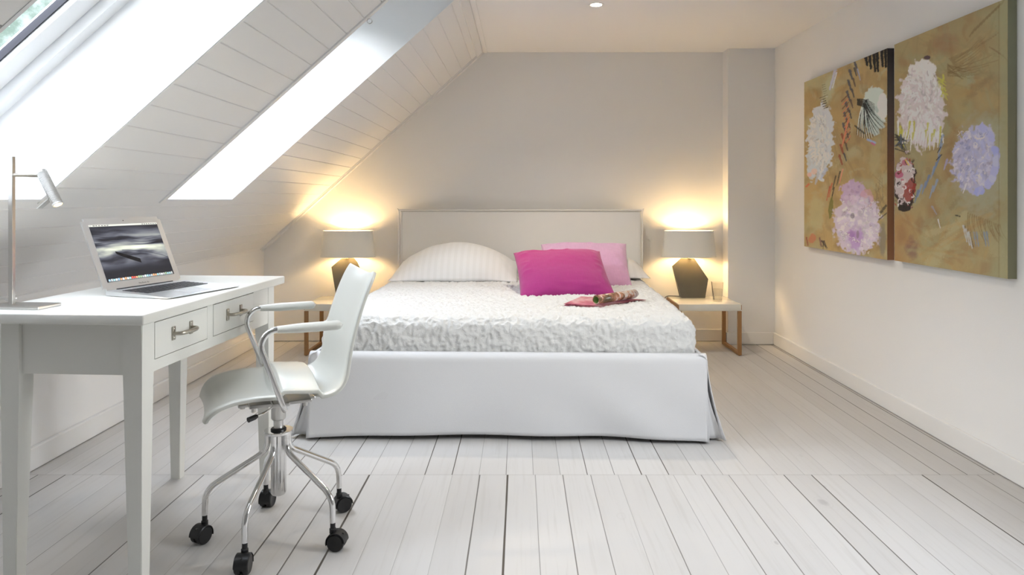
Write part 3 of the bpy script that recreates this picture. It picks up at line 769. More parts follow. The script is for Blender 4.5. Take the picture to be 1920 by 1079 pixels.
def paint_left(PX, PY, A, B):
    b = Brush(PX, PY, (140, 121, 84), 3)
    b.wash(.030, -.1, .5, (152, 130, 88), .8, 1); b.wash(.035, 0, .6, (146, 148, 118), .55, 2); b.wash(.05, .1, .6, (118, 98, 66), .5, 3)
    b.wash(.12, .1, .6, (160, 138, 96), .3, 4, .05)
    b.ground(1508, 1665, 100, 480, [(150, 128, 84), (128, 108, 72), (148, 146, 112), (158, 134, 92), (118, 100, 70), (140, 138, 108)], 90, 5, 30)
    b.blob(1552, 170, 13, 45, (150, 155, 130), .7, .2, soft=.5); b.blob(1530, 400, 18, 42, (150, 146, 112), .7, soft=.4); b.blob(1640, 300, 14, 40, (150, 142, 106), .6, soft=.5)
    for i in range(10): b.line(1548+b.r.uniform(-8, 10), 210+b.r.uniform(-30, 30), 1575+b.r.uniform(-20, 30), 330+b.r.uniform(-40, 40), 1.5, (128, 110, 76), .4)
    b.line(1566, 132, 1556, 168, 4, (168, 172, 196), .9, 2); b.line(1569, 136, 1561, 165, 1.5, (196, 202, 224), .8)
    # black plumes along the top edge
    for x0, x1, y1 in ((1622, 1626, 122), (1630, 1633, 128), (1638, 1641, 133), (1644, 1646, 133), (1653, 1655, 124), (1660, 1661, 125)):
        b.line(x0, 100-(x0-1622)*.3, x1, y1, 4.6, (16, 17, 18), 1, 2.8)
    b.line(1650, 92, 1651, 125, .7, (110, 110, 108), .9)
    # feather ladder, russet and slate
    for i in range(9):
        y = 140+i*20; x = 1597-i*2.4
        b.line(x-4, y-8, x+1, y+8, 3.2, (62, 66, 76) if i < 6 else (120, 60, 42), .9, 2); b.line(x+5, y-12, x+9, y+2, 2.6, (72, 60, 56) if i % 2 else (48, 52, 62), .85, 1.5)
    for i in range(12): b.line(1578+i*.8, 190+i*7, 1590+i*.4, 178+i*7, 1.4, (176, 108, 78) if i % 2 else (96, 66, 54), .85)
    b.line(1603, 118, 1612, 146, 3, (66, 68, 82), .9, 1.5); b.line(1608, 130, 1613, 150, 2, (140, 146, 164), .8, 1)
    for i in range(8): b.line(1582+i*1.4, 262-i*6, 1579+i*1.3, 275-i*6, 1.6, (190, 112, 86), .7)
    # white bloom at the left
    b.blob(1539, 258, 26, 66, (186, 192, 200), 1, .08, na=.25); b.blob(1537, 285, 24, 52, (188, 196, 206), 1, .08, na=.3); b.blob(1524, 300, 12, 40, (178, 190, 200), .8)
    b.petals(1537, 262, 21, 62, 170, [(226, 226, 224), (210, 214, 220), (190, 198, 214), (232, 230, 226), (176, 184, 190)], 2.2, 16, .85, .6, .9)
    b.blob(1527, 322, 6, 6, (214, 168, 150), .6); b.blob(1518, 328, 4, 4, (210, 150, 130), .7)
    b.line(1549, 318, 1540, 335, 5, (150, 168, 196), .7, 2); b.line(1534, 325, 1529, 345, 4, (158, 166, 178), .7, 2)
    for i in range(6): b.line(1537+i*1.5, 184+i*4, 1546+i*1.2, 181+i*4, .9, (24, 24, 26), .9)
    for i in range(6): b.line(1541+i, 160+i*4, 1547+i, 158+i*4, .6, (80, 78, 60), .8)
    # dark and pale fan bloom
    b.blob(1640, 208, 22, 46, (158, 176, 170), 1, na=.2); b.blob(1640, 182, 20, 20, (186, 200, 190), .9); b.blob(1655, 200, 10, 28, (206, 212, 202), .9)
    for i in range(26):
        t = i/25; x1 = 1606+56*t; y1 = 252+18*math.sin(t*PI)-22*t
        b.line(1622+b.r.uniform(-3, 6), 190+b.r.uniform(-4, 6), x1, y1, 1.2+b.r.random(), [(20, 22, 22), (196, 208, 200), (30, 32, 34), (150, 170, 166)][i % 4], .95, .5, 3)
    for i in range(8): b.line(1608, 186+i*1.5, 1640, 196+i*3, 1.5, (24, 25, 26), .9, .6, -3)
    b.line(1603, 236, 1620, 250, 2, (20, 20, 20), .8); b.line(1627, 262, 1641, 268, 2.4, (132, 150, 196), .9); b.line(1634, 268, 1640, 272, 2, (168, 84, 120), .9)
    # reddish strokes mid left
    for x, y, c in ((1575, 322, (44, 38, 30)), (1567, 330, (50, 40, 32)), (1560, 344, (160, 74, 50)), (1556, 350, (150, 60, 44)), (1580, 318, (196, 120, 104)), (1564, 352, (30, 28, 26))):
        b.line(x, y, x-6, y+26, 1.6, c, .9, .8)
    b.blob(1558, 390, 4.5, 20, (92, 92, 40), .9, .1)
    # lavender bloom, lower right
    b.blob(1608, 418, 46, 62, (182, 168, 190), 1, na=.22); b.blob(1600, 362, 24, 26, (168, 142, 178), .95, na=.3); b.blob(1625, 372, 14, 18, (184, 128, 138), .55)
    b.petals(1608, 420, 42, 58, 130, [(204, 198, 212), (186, 176, 200), (216, 212, 218), (164, 148, 186), (196, 182, 206)], 5, 14, .6, .8)
    b.petals(1600, 360, 20, 22, 30, [(176, 150, 184), (158, 134, 176), (190, 168, 196)], 4, 10, .6)
    b.blob(1603, 448, 18, 26, (150, 118, 176), .85, na=.4, soft=.4); b.blob(1598, 440, 9, 10, (120, 84, 150), .6, soft=.6)
    for i in range(60):
        th = b.r.random()*2*PI; q = b.r.uniform(.35, 1.0); x = 1608+44*q*math.cos(th); y = 422+58*q*math.sin(th)
        b.line(x, y, x+b.r.uniform(-7, 7), y+b.r.uniform(-7, 7), .7, b.r.choice([(230, 226, 226), (222, 214, 206), (120, 104, 116)]), .8, .4, 3)
    b.blob(1598, 405, 4, 6, (86, 82, 92), .7); b.blob(1608, 440, 3, 9, (104, 96, 96), .6)
    b.blob(1655, 448, 8, 40, (112, 106, 92), .8, soft=.4); b.line(1652, 398, 1661, 386, 3, (48, 44, 40), .8); b.line(1648, 412, 1662, 400, 1.5, (60, 52, 48), .8)
    for i in range(7): b.line(1543+b.r.uniform(-3, 3), 452, 1547+b.r.uniform(-6, 8), 462+i, 1.4, (54, 44, 40), .8, .6)
    b.blob(1523, 448, 8, 9, (160, 98, 74), .8, .5); b.line(1512, 446, 1515, 460, 1.6, (120, 52, 44), .8); b.line(1537, 447, 1540, 462, 2, (96, 62, 62), .8); b.line(1512, 350, 1516, 346, 2.2, (172, 84, 60), .9)
    for i in range(14): b.line(1640+b.r.uniform(-6, 18), 340+b.r.uniform(-20, 40), 1646+b.r.uniform(-6, 14), 362+b.r.uniform(-20, 40), .8, (110, 96, 70), .5)
    return b.out()

def paint_right(PX, PY, A, B):
    b = Brush(PX, PY, (134, 119, 86), 17)
    b.wash(.022, -.2, .5, (142, 126, 88), .8, 1); b.wash(.02, .0, .5, (128, 126, 98), .6, 2); b.wash(.03, .1, .6, (126, 98, 66), .55, 6); b.wash(.1, .1, .6, (150, 132, 94), .25, 4, .04)
    b.ground(1676, 1890, 10, 515, [(146, 124, 84), (122, 100, 66), (132, 130, 100), (150, 130, 90), (112, 94, 66), (138, 134, 106)], 110, 7, 44)
    b.lay(.6*np.clip((PX-1820)/60, 0, 1)*np.clip(.6+b.nz(.02, 9), 0, 1), (130, 128, 100))
    b.lay(.55*np.clip(1-(PX-1676)/50, 0, 1)*np.clip((PY-380)/30, 0, 1), (146, 106, 62))
    b.blob(1768, 80, 36, 26, (122, 92, 70), .5, -.3, soft=.6); b.blob(1808, 148, 22, 20, (134, 138, 112), .7, soft=.4); b.blob(1795, 180, 30, 60, (146, 126, 82), .5, soft=.6)
    b.blob(1840, 310, 62, 110, (138, 138, 118), .75, .05, na=.15, soft=.35); b.blob(1720, 110, 30, 12, (130, 126, 96), .5, soft=.6)
    # combed lines at the top right
    for i in range(12): b.line(1818+i*5.4, 68-i*5.4, 1828+i*5.4, 52-i*5.2, 1.8, (104, 88, 58), .6, .8)
    for i in range(16): b.line(1780+i*1.5, 110+i*2, 1840+b.r.uniform(-20, 45), 60+i*5, 1.6, (108, 90, 60), .55, .5, 3)
    for i in range(12): b.line(1777, 120+i*2, 1800+b.r.uniform(0, 20), 140+b.r.uniform(-22, 10), 1.4, (96, 78, 48), .6, .5)
    for i in range(6): b.line(1855+i*5, 88+i*3, 1875+i*3, 100+i*3, 1.6, (108, 86, 60), .5, .6)
    for i in range(22): b.line(1740+b.r.uniform(-60, 130), 30+b.r.uniform(0, 120), 1760+b.r.uniform(-60, 130), 60+b.r.uniform(-10, 120), 2.4, (122, 112, 80), .25)
    # big white bloom
    b.blob(1728, 205, 46, 76, (190, 178, 180), 1, -.08, na=.22); b.blob(1730, 135, 26, 24, (206, 200, 198), 1)
    b.blob(1738, 108, 7, 4, (62, 42, 56), .9)
    for i in range(18): b.line(1763+b.r.uniform(-8, 10), 140+i*2.5, 1772+b.r.uniform(-6, 6), 150+i*2.2, 2.2, (172, 168, 70), .6, 1)
    b.petals(1728, 192, 42, 74, 330, [(226, 220, 218), (212, 202, 204), (232, 228, 222), (196, 184, 190), (220, 214, 212)], 2.6, 20, .8, .75, .25)
    for i in range(34):
        x = 1684+i*2.5; b.line(x, 235+b.r.uniform(-10, 20), x+b.r.uniform(-7, 3), 262+b.r.uniform(-6, 22), 2.6, b.r.choice([(224, 218, 214), (206, 198, 200), (166, 160, 60), (214, 208, 204)]), .9, .7)
    for x, y in ((1688, 238), (1692, 244), (1712, 250), (1748, 252), (1752, 244), (1740, 232)): b.line(x, y, x-1, y+13, 2.8, (168, 164, 52), .85, 1)
    # dark grasses and slate leaves
    for i in range(16): b.line(1677+b.r.uniform(0, 12), 256+b.r.uniform(-5, 25), 1690+b.r.uniform(0, 18), 268+b.r.uniform(-16, 24), 1.8, b.r.choice([(36, 36, 38), (70, 78, 92), (52, 50, 44)]), .85, .7)
    # small red-white-black bloom
    b.blob(1697, 345, 22, 54, (40, 30, 30), 1, .05, na=.22); b.blob(1696, 338, 18, 46, (176, 160, 164), 1, .05, na=.3)
    b.blob(1706, 356, 12, 22, (120, 46, 36), .9, .3, na=.4); b.blob(1686, 328, 8, 7, (150, 50, 92), .8); b.blob(1696, 306, 6, 6, (150, 60, 84), .7)
    for i in range(44):
        x = 1696+b.r.uniform(-19, 19); y = 342+b.r.uniform(-46, 46)
        b.line(x, y, x+b.r.uniform(-6, 8), y+b.r.uniform(-10, 12), 1.8, b.r.choice([(24, 18, 20), (206, 194, 196), (130, 52, 44), (222, 214, 212), (158, 80, 100), (40, 26, 26)]), .9, .7, 3)
    b.line(1698, 300, 1704, 310, 1.6, (200, 170, 80), .9); b.blob(1694, 391, 14, 7, (30, 26, 26), 1)
    # blue strokes
    for x, y in ((1752, 322), (1742, 338), (1736, 350), (1728, 356), (1722, 366), (1757, 346), (1750, 358), (1762, 300), (1756, 314), (1766, 278), (1768, 262)):
        b.line(x, y-8, x-7, y+14, 3.2, b.r.choice([(96, 116, 146), (84, 106, 140), (116, 132, 156)]), .8, 1)
    b.line(1758, 286, 1764, 276, 1.2, (34, 34, 44), .8); b.line(1756, 300, 1766, 290, 1.2, (30, 32, 40), .8)
    # lavender blue bloom
    b.blob(1826, 300, 42, 62, (152, 150, 186), 1, .12, na=.25); b.blob(1846, 255, 20, 24, (166, 166, 204), .9)
    b.petals(1826, 300, 42, 62, 190, [(160, 162, 208), (182, 180, 214), (146, 148, 196), (194, 188, 204), (168, 160, 192)], 3.6, 17, .7, .8)
    for i in range(26):
        th = b.r.uniform(-1.4, 1.6); x = 1830+38*math.cos(th); y = 298+62*math.sin(th); b.blob(x, y, 7, 8, b.r.choice([(150, 152, 212), (138, 142, 204), (168, 170, 222)]), .9, na=.3)
    for i in range(40): x = 1822+b.r.uniform(-28, 30); y = 296+b.r.uniform(-50, 50); b.line(x, y, x+b.r.uniform(-8, 8), y+b.r.uniform(-10, 10), .9, b.r.choice([(208, 202, 212), (120, 120, 150), (214, 206, 200)]), .75, .4, 3)
    b.line(1829, 258, 1846, 257, 2.4, (206, 196, 196), .8, 1.2, 3); b.line(1840, 352, 1834, 366, 5, (150, 152, 210), .9, 2); b.line(1812, 345, 1806, 362, 2, (200, 196, 214), .9, 1)
    b.line(1776, 300, 1770, 318, 3, (140, 142, 190), .6, 1.4)
    # lower leaves
    b.line(1810, 402, 1745, 498, 9, (148, 142, 108), .7, 15); b.line(1740, 440, 1800, 418, 9, (150, 142, 108), .6, 3); b.line(1812, 405, 1872, 470, 8, (142, 136, 104), .5, 20)
    for i in range(16): b.line(1815+i*4, 400+i*1.5, 1818+i*4.8+b.r.uniform(-5, 10), 440+b.r.uniform(-6, 20), 1.5, (110, 88, 54), .6, .6, 3)
    for x, y in ((1806, 424), (1811, 430), (1816, 436)): b.line(x, y, x+7, y+30, 2.6, (170, 180, 186), .8, 1.2); b.line(x+3, y, x+9, y+28, .9, (50, 48, 44), .8)
    for x in (1826, 1831, 1845, 1850): b.line(x, 436, x+4, 462, 2.4, (104, 118, 136), .8, 1.2)
    b.line(1759, 412, 1763, 428, 1.6, (188, 188, 190), .9, .8); b.line(1748, 388, 1756, 402, 2.6, (128, 134, 150), .6, 1); b.line(1792, 404, 1800, 406, 1.4, (40, 38, 36), .9)
    b.blob(1710, 465, 15, 26, (104, 78, 72), .7, soft=.5); b.blob(1690, 440, 14, 22, (120, 92, 66), .5, soft=.6); b.blob(1725, 420, 10, 24, (116, 88, 60), .4, soft=.5)
    for i in range(26): b.line(1690+b.r.uniform(0, 170), 400+b.r.uniform(0, 100), 1700+b.r.uniform(0, 170), 430+b.r.uniform(-20, 80), 3.5, b.r.choice([(150, 120, 76), (140, 134, 100), (124, 96, 62)]), .22)
    b.lay(np.clip(1-np.abs(PX-1873)/.9, 0, 1)*.55, (92, 78, 50))
    b.lay(.5*np.clip((PX-1874)/3, 0, 1), (136, 134, 104))
    return b.out()
painting(4.818, 3.728, .821, 1.958, paint_left, 'abstract flower canvas nearer the bed, with black plumes at its top corner',
         [(0.0, (.36, .16, .075)), (.45, (.32, .145, .07)), (.62, (.17, .11, .085)), (.8, (.12, .10, .09)), (1.0, (.03, .025, .03))])
painting(3.656, 2.806, .825, 1.961, paint_right, 'abstract flower canvas nearer the camera, with a pale blue bloom',
         [(0.0, (.27, .26, .16)), (.5, (.29, .27, .17)), (.8, (.28, .28, .19)), (1.0, (.26, .26, .17))])

# ---------------------------------------------------------------- desk
DZ = .827
desk = empty('desk', (-1.279, 2.430, 0), -.0628, label='narrow white painted desk with two drawers under the skylight', cat='desk')
HX0, HX1, HY = -.265, .265, .489
bm = bmesh.new(); box(bm, (HX0, -HY, DZ-.031), (HX1, HY, DZ), .005, 3); obj('desk_top', bm, M_desk, desk, True, 40)
LX0, LX1, LY = -.185, .236, .449
def leg(cx, cy, sx_, sy_):
    bm = bmesh.new(); T = .056
    # corner (cx,cy) is the outer corner, sx_, sy_ point inward; square down to the apron then tapering
    lv = []
    for z, w, o_ in ((DZ-.031, T, 0), (.645, T, 0), (0, .038, .004)):
        x0, x1 = cx+sx_*o_, cx+sx_*(o_+w); y0, y1 = cy+sy_*o_, cy+sy_*(o_+w)
        lv.append([bm.verts.new(p) for p in ((x0, y0, z), (x1, y0, z), (x1, y1, z), (x0, y1, z))])
    for a, b in zip(lv, lv[1:]):
        for k in range(4): bm.faces.new((a[k], a[(k+1) % 4], b[(k+1) % 4], b[k]))
    bm.faces.new(lv[0]); bm.faces.new(lv[-1][::-1])
    bmesh.ops.bevel(bm, geom=[e for e in bm.edges if abs((e.verts[0].co-e.verts[1].co).z) > .05], offset=.002, segments=2, affect='EDGES')
    obj('leg', bm, M_desk, desk)
leg(LX1, -LY, -1, 1); leg(LX0, -LY, 1, 1); leg(LX1, LY, -1, -1); leg(LX0, LY, 1, -1)
AZ0, AZ1 = .645, DZ-.031
for s in (-1, 1):
    bm = bmesh.new(); y = s*(LY-.010); box(bm, (LX0+.056, min(y, y-s*.02), AZ0), (LX1-.056, max(y, y-s*.02), AZ1), .001)
    obj('end_apron', bm, M_desk, desk)
bm = bmesh.new(); box(bm, (LX0+.006, -LY+.056, AZ0), (LX0+.026, LY-.056, AZ1), .001); obj('back_apron', bm, M_desk, desk)
# front rail frame with two drawer openings
DR = [(-.400, -.085), (-.055, .262)]; dz0, dz1 = .679, .787; bm = bmesh.new(); xa, xb = LX1-.024, LX1-.002
def rail(y0, y1, z0, z1): box(bm, (xa, y0, z0), (xb, y1, z1))
rail(-LY+.056, LY-.056, AZ0, dz0-.001); rail(-LY+.056, LY-.056, dz1+.001, AZ1)
DR = [(-.385, -.085), (-.045, .262)]
rail(-LY+.056, DR[0][0]-.001, dz0-.001, dz1+.001); rail(DR[0][1]+.001, DR[1][0]-.001, dz0-.001, dz1+.001); rail(DR[1][1]+.001, LY-.056, dz0-.001, dz1+.001)
obj('front_rail', bm, M_desk, desk)
for y0, y1 in DR:
    bm = bmesh.new(); g_ = .0008
    box(bm, (xb-.020, y0+g_, dz0+g_), (xb+.001, y1-g_, dz1-g_), .0012); box(bm, (LX0+.05, y0+.01, dz0+.006), (xb-.021, y1-.01, dz0+.012))
    box(bm, (LX0+.05, y0+.01, dz0+.012), (xb-.021, y0+.018, dz1-.02)); box(bm, (LX0+.05, y1-.018, dz0+.012), (xb-.021, y1-.01, dz1-.02))
    d = obj('drawer', bm, M_desk, desk)
    yc = (y0+y1)/2-.005; zc = .737; X = xb+.001; bm = bmesh.new()
    for s in (-1, 1):
        r_ = box(bm, (X, yc+s*.050-.009, zc-.021), (X+.004, yc+s*.050+.009, zc+.021), .0018)
        for q_ in (-.013, .013): lathe(bm, [(0, .0062), (.0028, .0055), (.0042, .004)], 10, Matrix.Translation((X, yc+s*.050, zc+q_)) @ Matrix.Rotation(PI/2, 4, 'Y'))
    pts = [(X+.001+.033*math.sin(a)**.6, yc-.052*math.cos(a)*(1+.06*math.sin(a)), zc) for a in np.linspace(.0, PI, 26)]; tube(bm, pts, [.0048+.0018*math.sin(a) for a in np.linspace(.0, PI, 26)], 12)
    h = obj('handle', bm, M_pewter, d, True); h['label'] = 'aged pewter bow handle'

# ---------------------------------------------------------------- desk lamp
lx, ly = -1.508, 2.06
dl = empty('desk_lamp', (lx, ly, DZ), label='slim steel desk lamp with square post and small lit tubular head', cat='lamp')
bm = bmesh.new(); box(bm, (-.05, -.045, 0), (.122, .045, .009), .002, M=Matrix.Rotation(-.10, 4, 'Z')); obj('lamp_base', bm, M_steel, dl)
bm = bmesh.new(); box(bm, (-.0063, -.0063, .009), (.0063, .0063, .447), .0008); obj('post', bm, M_steel, dl)
bm = bmesh.new(); tube(bm, [(-.006, 0, .392), (.05, 0, .392)], .0055, 12); tube(bm, [(.05, 0, .392), (.078, 0, .392)], .0066, 12); tube(bm, [(.078, 0, .392), (.088, 0, .394)], .003, 10); obj('arm', bm, M_pewter, dl, True)
bm = bmesh.new(); box(bm, (-.05, .020, .020), (-.006, .030, .026), .001); box(bm, (-.02, .0, .018), (-.010, .026, .027), .001); obj('dimmer_lever', bm, M_chrome, dl)
def seg(a, b, prof, name, m, par, n=28, sm=True):
    a = Vector(a); b = Vector(b); q = (b-a).to_track_quat('Z', 'Y').to_matrix().to_4x4(); bm = bmesh.new()
    lathe(bm, prof, n, Matrix.Translation(a) @ q); return obj(name, bm, m, par, sm)
ha = Vector((.086, 0, .405)); hd = Vector((.50, -.10, -.86)).normalized(); hb_ = ha+hd*.118
prof = [(.0, 0), (.013, 0), (.0145, .002)]
for i in range(26):
    z = .008+i*.004; prof += [(.0145, z), (.0145, z+.002), (.0132, z+.0025), (.0132, z+.0035)]
prof += [(.0145, .112), (.0150, .116), (.0150, .118), (.0128, .118), (.0120, .110), (0, .110)]
hh = seg(ha, hb_, prof, 'lamp_head', M_steel, dl)
seg(ha-hd*.03, ha, [(.0025, 0), (.0032, .003), (.0032, .031)], 'switch_rod', M_alu, hh)
seg(ha+hd*.1105, ha+hd*.1195, [(0, 0), (.0115, 0), (.0115, .006), (.008, .0085), (0, .009)], 'halogen_bulb', M_halogen, hh)
bm = bmesh.new(); fd = Vector((-.66, -.1, -.62)).normalized(); f0 = ha+hd*.098+Vector((-.014, 0, 0)); sd_ = fd.cross(Vector((0, 1, 0))).normalized()
v = [f0+Vector((0, -.012, 0)), f0+Vector((0, .012, 0)), f0+fd*.040+Vector((0, .012, 0)), f0+fd*.040+Vector((0, -.012, 0))]
quad(bm, *v); solid(obj('glare_flap', bm, M_steel, hh), .0025, 0)
l = bpy.data.lights.new('desk_lamp_beam', 'SPOT'); l.energy = 5; l.color = (1, .80, .55); l.spot_size = 1.2; l.spot_blend = .5; l.shadow_soft_size = .01
o = bpy.data.objects.new('desk_lamp_beam', l); COL.objects.link(o); o.parent = dl; o.location = ha+hd*.123; o.rotation_euler = hd.to_track_quat('-Z', 'Y').to_euler()

# ---------------------------------------------------------------- laptop
# local axes: x towards the keyboard front edge, y along the hinge
lap = empty('laptop', (-1.198, 2.413, DZ), math.atan2(-.292, .956), label='open silver laptop showing a dark seascape, standing on the white desk', cat='laptop')
LW, LD = .3350, .270
bm = bmesh.new()
secs = [(-.135, .004, .0165), (-.125, .002, .0170), (0, .0015, .0125), (.10, .002, .0075), (.128, .003, .0058), (.135, .0042, .0050)]
sv = [[bm.verts.new((x, y, z)) for y in (-LW/2, LW/2) for z in (za, zb_)] for x, za, zb_ in secs]
for a, b in zip(sv, sv[1:]):
    for i, j in ((0, 1), (1, 3), (3, 2), (2, 0)): bm.faces.new((a[i], a[j], b[j], b[i]))
bm.faces.new((sv[0][0], sv[0][1], sv[0][3], sv[0][2])); bm.faces.new((sv[-1][0], sv[-1][2], sv[-1][3], sv[-1][1]))
corner = [e for e in bm.edges if abs(e.verts[0].co.y-e.verts[1].co.y) < 1e-6 and abs(e.verts[0].co.x-e.verts[1].co.x) < 1e-6 and abs(abs(e.verts[0].co.x)-.135) < 1e-4]
bmesh.ops.bevel(bm, geom=corner, offset=.010, segments=5, affect='EDGES')
base_o = obj('base', bm, M_alu, lap, True, 30)
for x in (-.1, .1):
    for y in (-.13, .13):
        bm = bmesh.new(); lathe(bm, [(.007, 0), (.007, .004)], 14, Matrix.Translation((x, y, 0))); obj('rubber_foot', bm, M_rubber, base_o)
def top_z(x):
    for (xa_, _, za), (xb_, _, zb_) in zip(secs, secs[1:]):
        if xa_ <= x <= xb_: return za+(zb_-za)*(x-xa_)/(xb_-xa_)
    return .01
bm = bmesh.new(); rows = 6; kx0, kx1 = -.100, .018; ky = .137
ph = (kx1-kx0)/rows
for r_ in range(rows):
    if r_ == 0: ws = [1]*14; ph_ = ph*.55
    elif r_ == 5: ws = [1, 1, 1, 1.25, 5.6, 1.25, 1, 1, 1, 1]; ph_ = ph
    else: ws = [[1]*13+[1.4], [1.4]+[1]*13, [1.7]+[1]*11+[1.8], [2.2]+[1]*10+[2.3]][r_-1]; ph_ = ph
    tot = sum(ws); y = -ky; xa_ = kx0+r_*ph+(ph-ph_)
    for w_ in ws:
        dy = 2*ky*w_/tot; c0, c1 = xa_+.0015, xa_+ph_-.0015
        zt = max(top_z(c0), top_z(c1))
        box(bm, (c0, y+.0015, zt-.002), (c1, y+dy-.0015, zt+.0012)); y += dy
obj('keyboard', bm, M_key, base_o)
bm = bmesh.new(); zc0, zc1 = top_z(.035)+.0004, top_z(.112)+.0004; quad(bm, (.035, -.052, zc0), (.112, -.052, zc1), (.112, .052, zc1), (.035, .052, zc0))
obj('trackpad', bm, mat('trackpad_glass', (.66, .67, .68), .25, .6, bump=.01), base_o)
# lid: local x' along hinge, y' up the lid
TH = math.radians(23.5); LH = .262
Ml = Matrix.Translation((-.131, 0, .014)) @ Matrix(((0, -math.sin(TH), math.cos(TH), 0), (1, 0, 0, 0), (0, math.cos(TH), math.sin(TH), 0), (0, 0, 0, 1)))
lid = bpy.data.objects.new('lid', None)
bm = bmesh.new(); box(bm, (-LW/2, 0, -.005), (LW/2, LH, 0), 0)
ve = [e for e in bm.edges if abs(e.verts[0].co.z-e.verts[1].co.z) > .004]
bmesh.ops.bevel(bm, geom=ve, offset=.011, segments=5, affect='EDGES'); 
lid = obj('lid', bm, M_alu, lap, True, 30); lid.matrix_local = Ml
# hinge line
bm = bmesh.new(); tube(bm, [(-.128, -.12, .0155), (-.128, .12, .0155)], .0045, 10); obj('hinge', bm, M_key, lap, True)
SX, SY0, SY1 = .1445, .030, .238
def screen_material():
    m = bpy.data.materials.new('screen_seascape'); m.use_nodes = True; nt = NT(m.node_tree); b = m.node_tree.nodes['Principled BSDF']
    tc = nt.n('ShaderNodeTexCoord').outputs['Object']; x, y, z = nt.xyz(tc)
    u = nt.m('DIVIDE', nt.m('ADD', x, SX), 2*SX); v = nt.m('DIVIDE', nt.m('SUBTRACT', y, SY0), SY1-SY0)
    wy = nt.m('ADD', v, nt.m('MULTIPLY', nt.m('SUBTRACT', nt.noise(nt.vec(nt.m('MULTIPLY', u, 1.6), nt.m('MULTIPLY', v, 3.0), 0.0), 1.2, 2), .5), .18))
    cloud = nt.noise(nt.vec(nt.m('MULTIPLY', nt.m('ADD', u, nt.m('MULTIPLY', v, .5)), 1.3), nt.m('MULTIPLY', wy, 9.0), 1.0), 1.0, 3)
    skyv = nt.m('MULTIPLY', nt.step(cloud, .36, .68), nt.m('MULTIPLY', nt.step(v, 1.0, .62), .42))
    seav = nt.m('MULTIPLY', nt.step(nt.noise(nt.vec(nt.m('MULTIPLY', u, 1.8), nt.m('MULTIPLY', wy, 6.0), 5.0), 1.0, 3), .3, .7), nt.m('MULTIPLY', nt.step(v, .15, .56), .50))
    below = nt.step(v, .62, .58)
    val = nt.m('ADD', nt.m('MULTIPLY', skyv, nt.m('SUBTRACT', 1.0, below)), nt.m('MULTIPLY', seav, below))
    hl = nt.m('MULTIPLY', nt.m('SUBTRACT', 1.0, nt.step(nt.m('ABSOLUTE', nt.m('SUBTRACT', v, .565)), .0, .05)), .22)
    val = nt.m('ADD', nt.m('ADD', val, hl), .018)
    # long straight jetty: dark wedge from the left-centre towards lower centre
    du = nt.m('SUBTRACT', u, .24); top = nt.m('SUBTRACT', .52, nt.m('MULTIPLY', du, .52)); bot = nt.m('SUBTRACT', .485, nt.m('MULTIPLY', nt.m('POWER', nt.m('MAXIMUM', du, 0.0), .8), .52))
    inj = nt.m('MULTIPLY', nt.m('MULTIPLY', nt.m('LESS_THAN', v, top), nt.m('GREATER_THAN', v, nt.m('SUBTRACT', bot, .0))), nt.m('MULTIPLY', nt.m('GREATER_THAN', u, .24), nt.m('LESS_THAN', u, .56)))
    l2 = nt.m('SUBTRACT', 1.0, nt.step(nt.m('ABSOLUTE', nt.m('SUBTRACT', v, nt.m('SUBTRACT', .535, nt.m('MULTIPLY', nt.m('POWER', du, 2.0), .35)))), .002, .010))
    l2 = nt.m('MULTIPLY', nt.m('MULTIPLY', l2, nt.m('GREATER_THAN', u, .34)), .7)
    val = nt.m('MULTIPLY', val, nt.m('SUBTRACT', 1.0, nt.m('MAXIMUM', inj, l2)))
    col = nt.mix(nt.step(val, 0.0, .5), (.55, .58, .78, 1), (.95, 1.0, .82, 1))
    em = nt.mix(1.0, col, nt.vec(val, val, val), 'MULTIPLY')
    bar = nt.m('GREATER_THAN', v, .968)
    em = nt.mix(bar, em, (.55, .56, .50, 1))
    dock = nt.m('MULTIPLY', nt.m('LESS_THAN', v, .045), nt.m('MULTIPLY', nt.m('GREATER_THAN', u, .02), nt.m('LESS_THAN', u, .985)))
    em = nt.mix(nt.m('MULTIPLY', dock, .6), em, (.20, .22, .22, 1))
    b.inputs['Base Color'].default_value = (.01, .01, .012, 1); b.inputs['Roughness'].default_value = .08
    nt.put(b.inputs['Emission Color'], em); b.inputs['Emission Strength'].default_value = .50
    return m
bm = bmesh.new(); quad(bm, (-SX, SY0, .0006), (SX, SY0, .0006), (SX, SY1, .0006), (-SX, SY1, .0006))
scr = obj('screen', bm, screen_material(), lid)
icm = [mat('dock_icon_%s' % n, c, .3, emit=c, estr=.22, bump=.01) for n, c in (('blue', (.25, .38, .5)), ('grey', (.4, .42, .42)), ('white', (.7, .75, .75)), ('orange', (.6, .3, .15)), ('red', (.55, .08, .06)), ('green', (.3, .4, .25)), ('teal', (.3, .5, .52)))]
seq = [0, 1, 6, 2, 0, 3, 2, 3, 2, 6, 4, 4, 3, 5, 5, 1, 2, 6, 0, 1, 3, 3, 6, 1, 2, 1, 5, 6, 6, 1]
bm = bmesh.new(); nI = len(seq)
for i, c in enumerate(seq):
    x = -SX*.93+i*(2*SX*.93)/(nI-1)
    f = quad(bm, (x-.0036, SY0+.003, .0010), (x+.0036, SY0+.003, .0010), (x+.0036, SY0+.0105+.0012*math.sin(i*2), .0010), (x-.0036, SY0+.0105, .0010)); f.material_index = c
obj('dock_icons', bm, icm, scr)
bm = bmesh.new()
for i, w_ in enumerate((.002, .008, .006, .006, .007, .008, .007)):
    x = -SX+.004+i*.011; quad(bm, (x, SY1-.0048, .0009), (x+w_, SY1-.0048, .0009), (x+w_, SY1-.0022, .0009), (x, SY1-.0022, .0009))
obj('menu_titles', bm, M_key, scr); bm = bmesh.new()
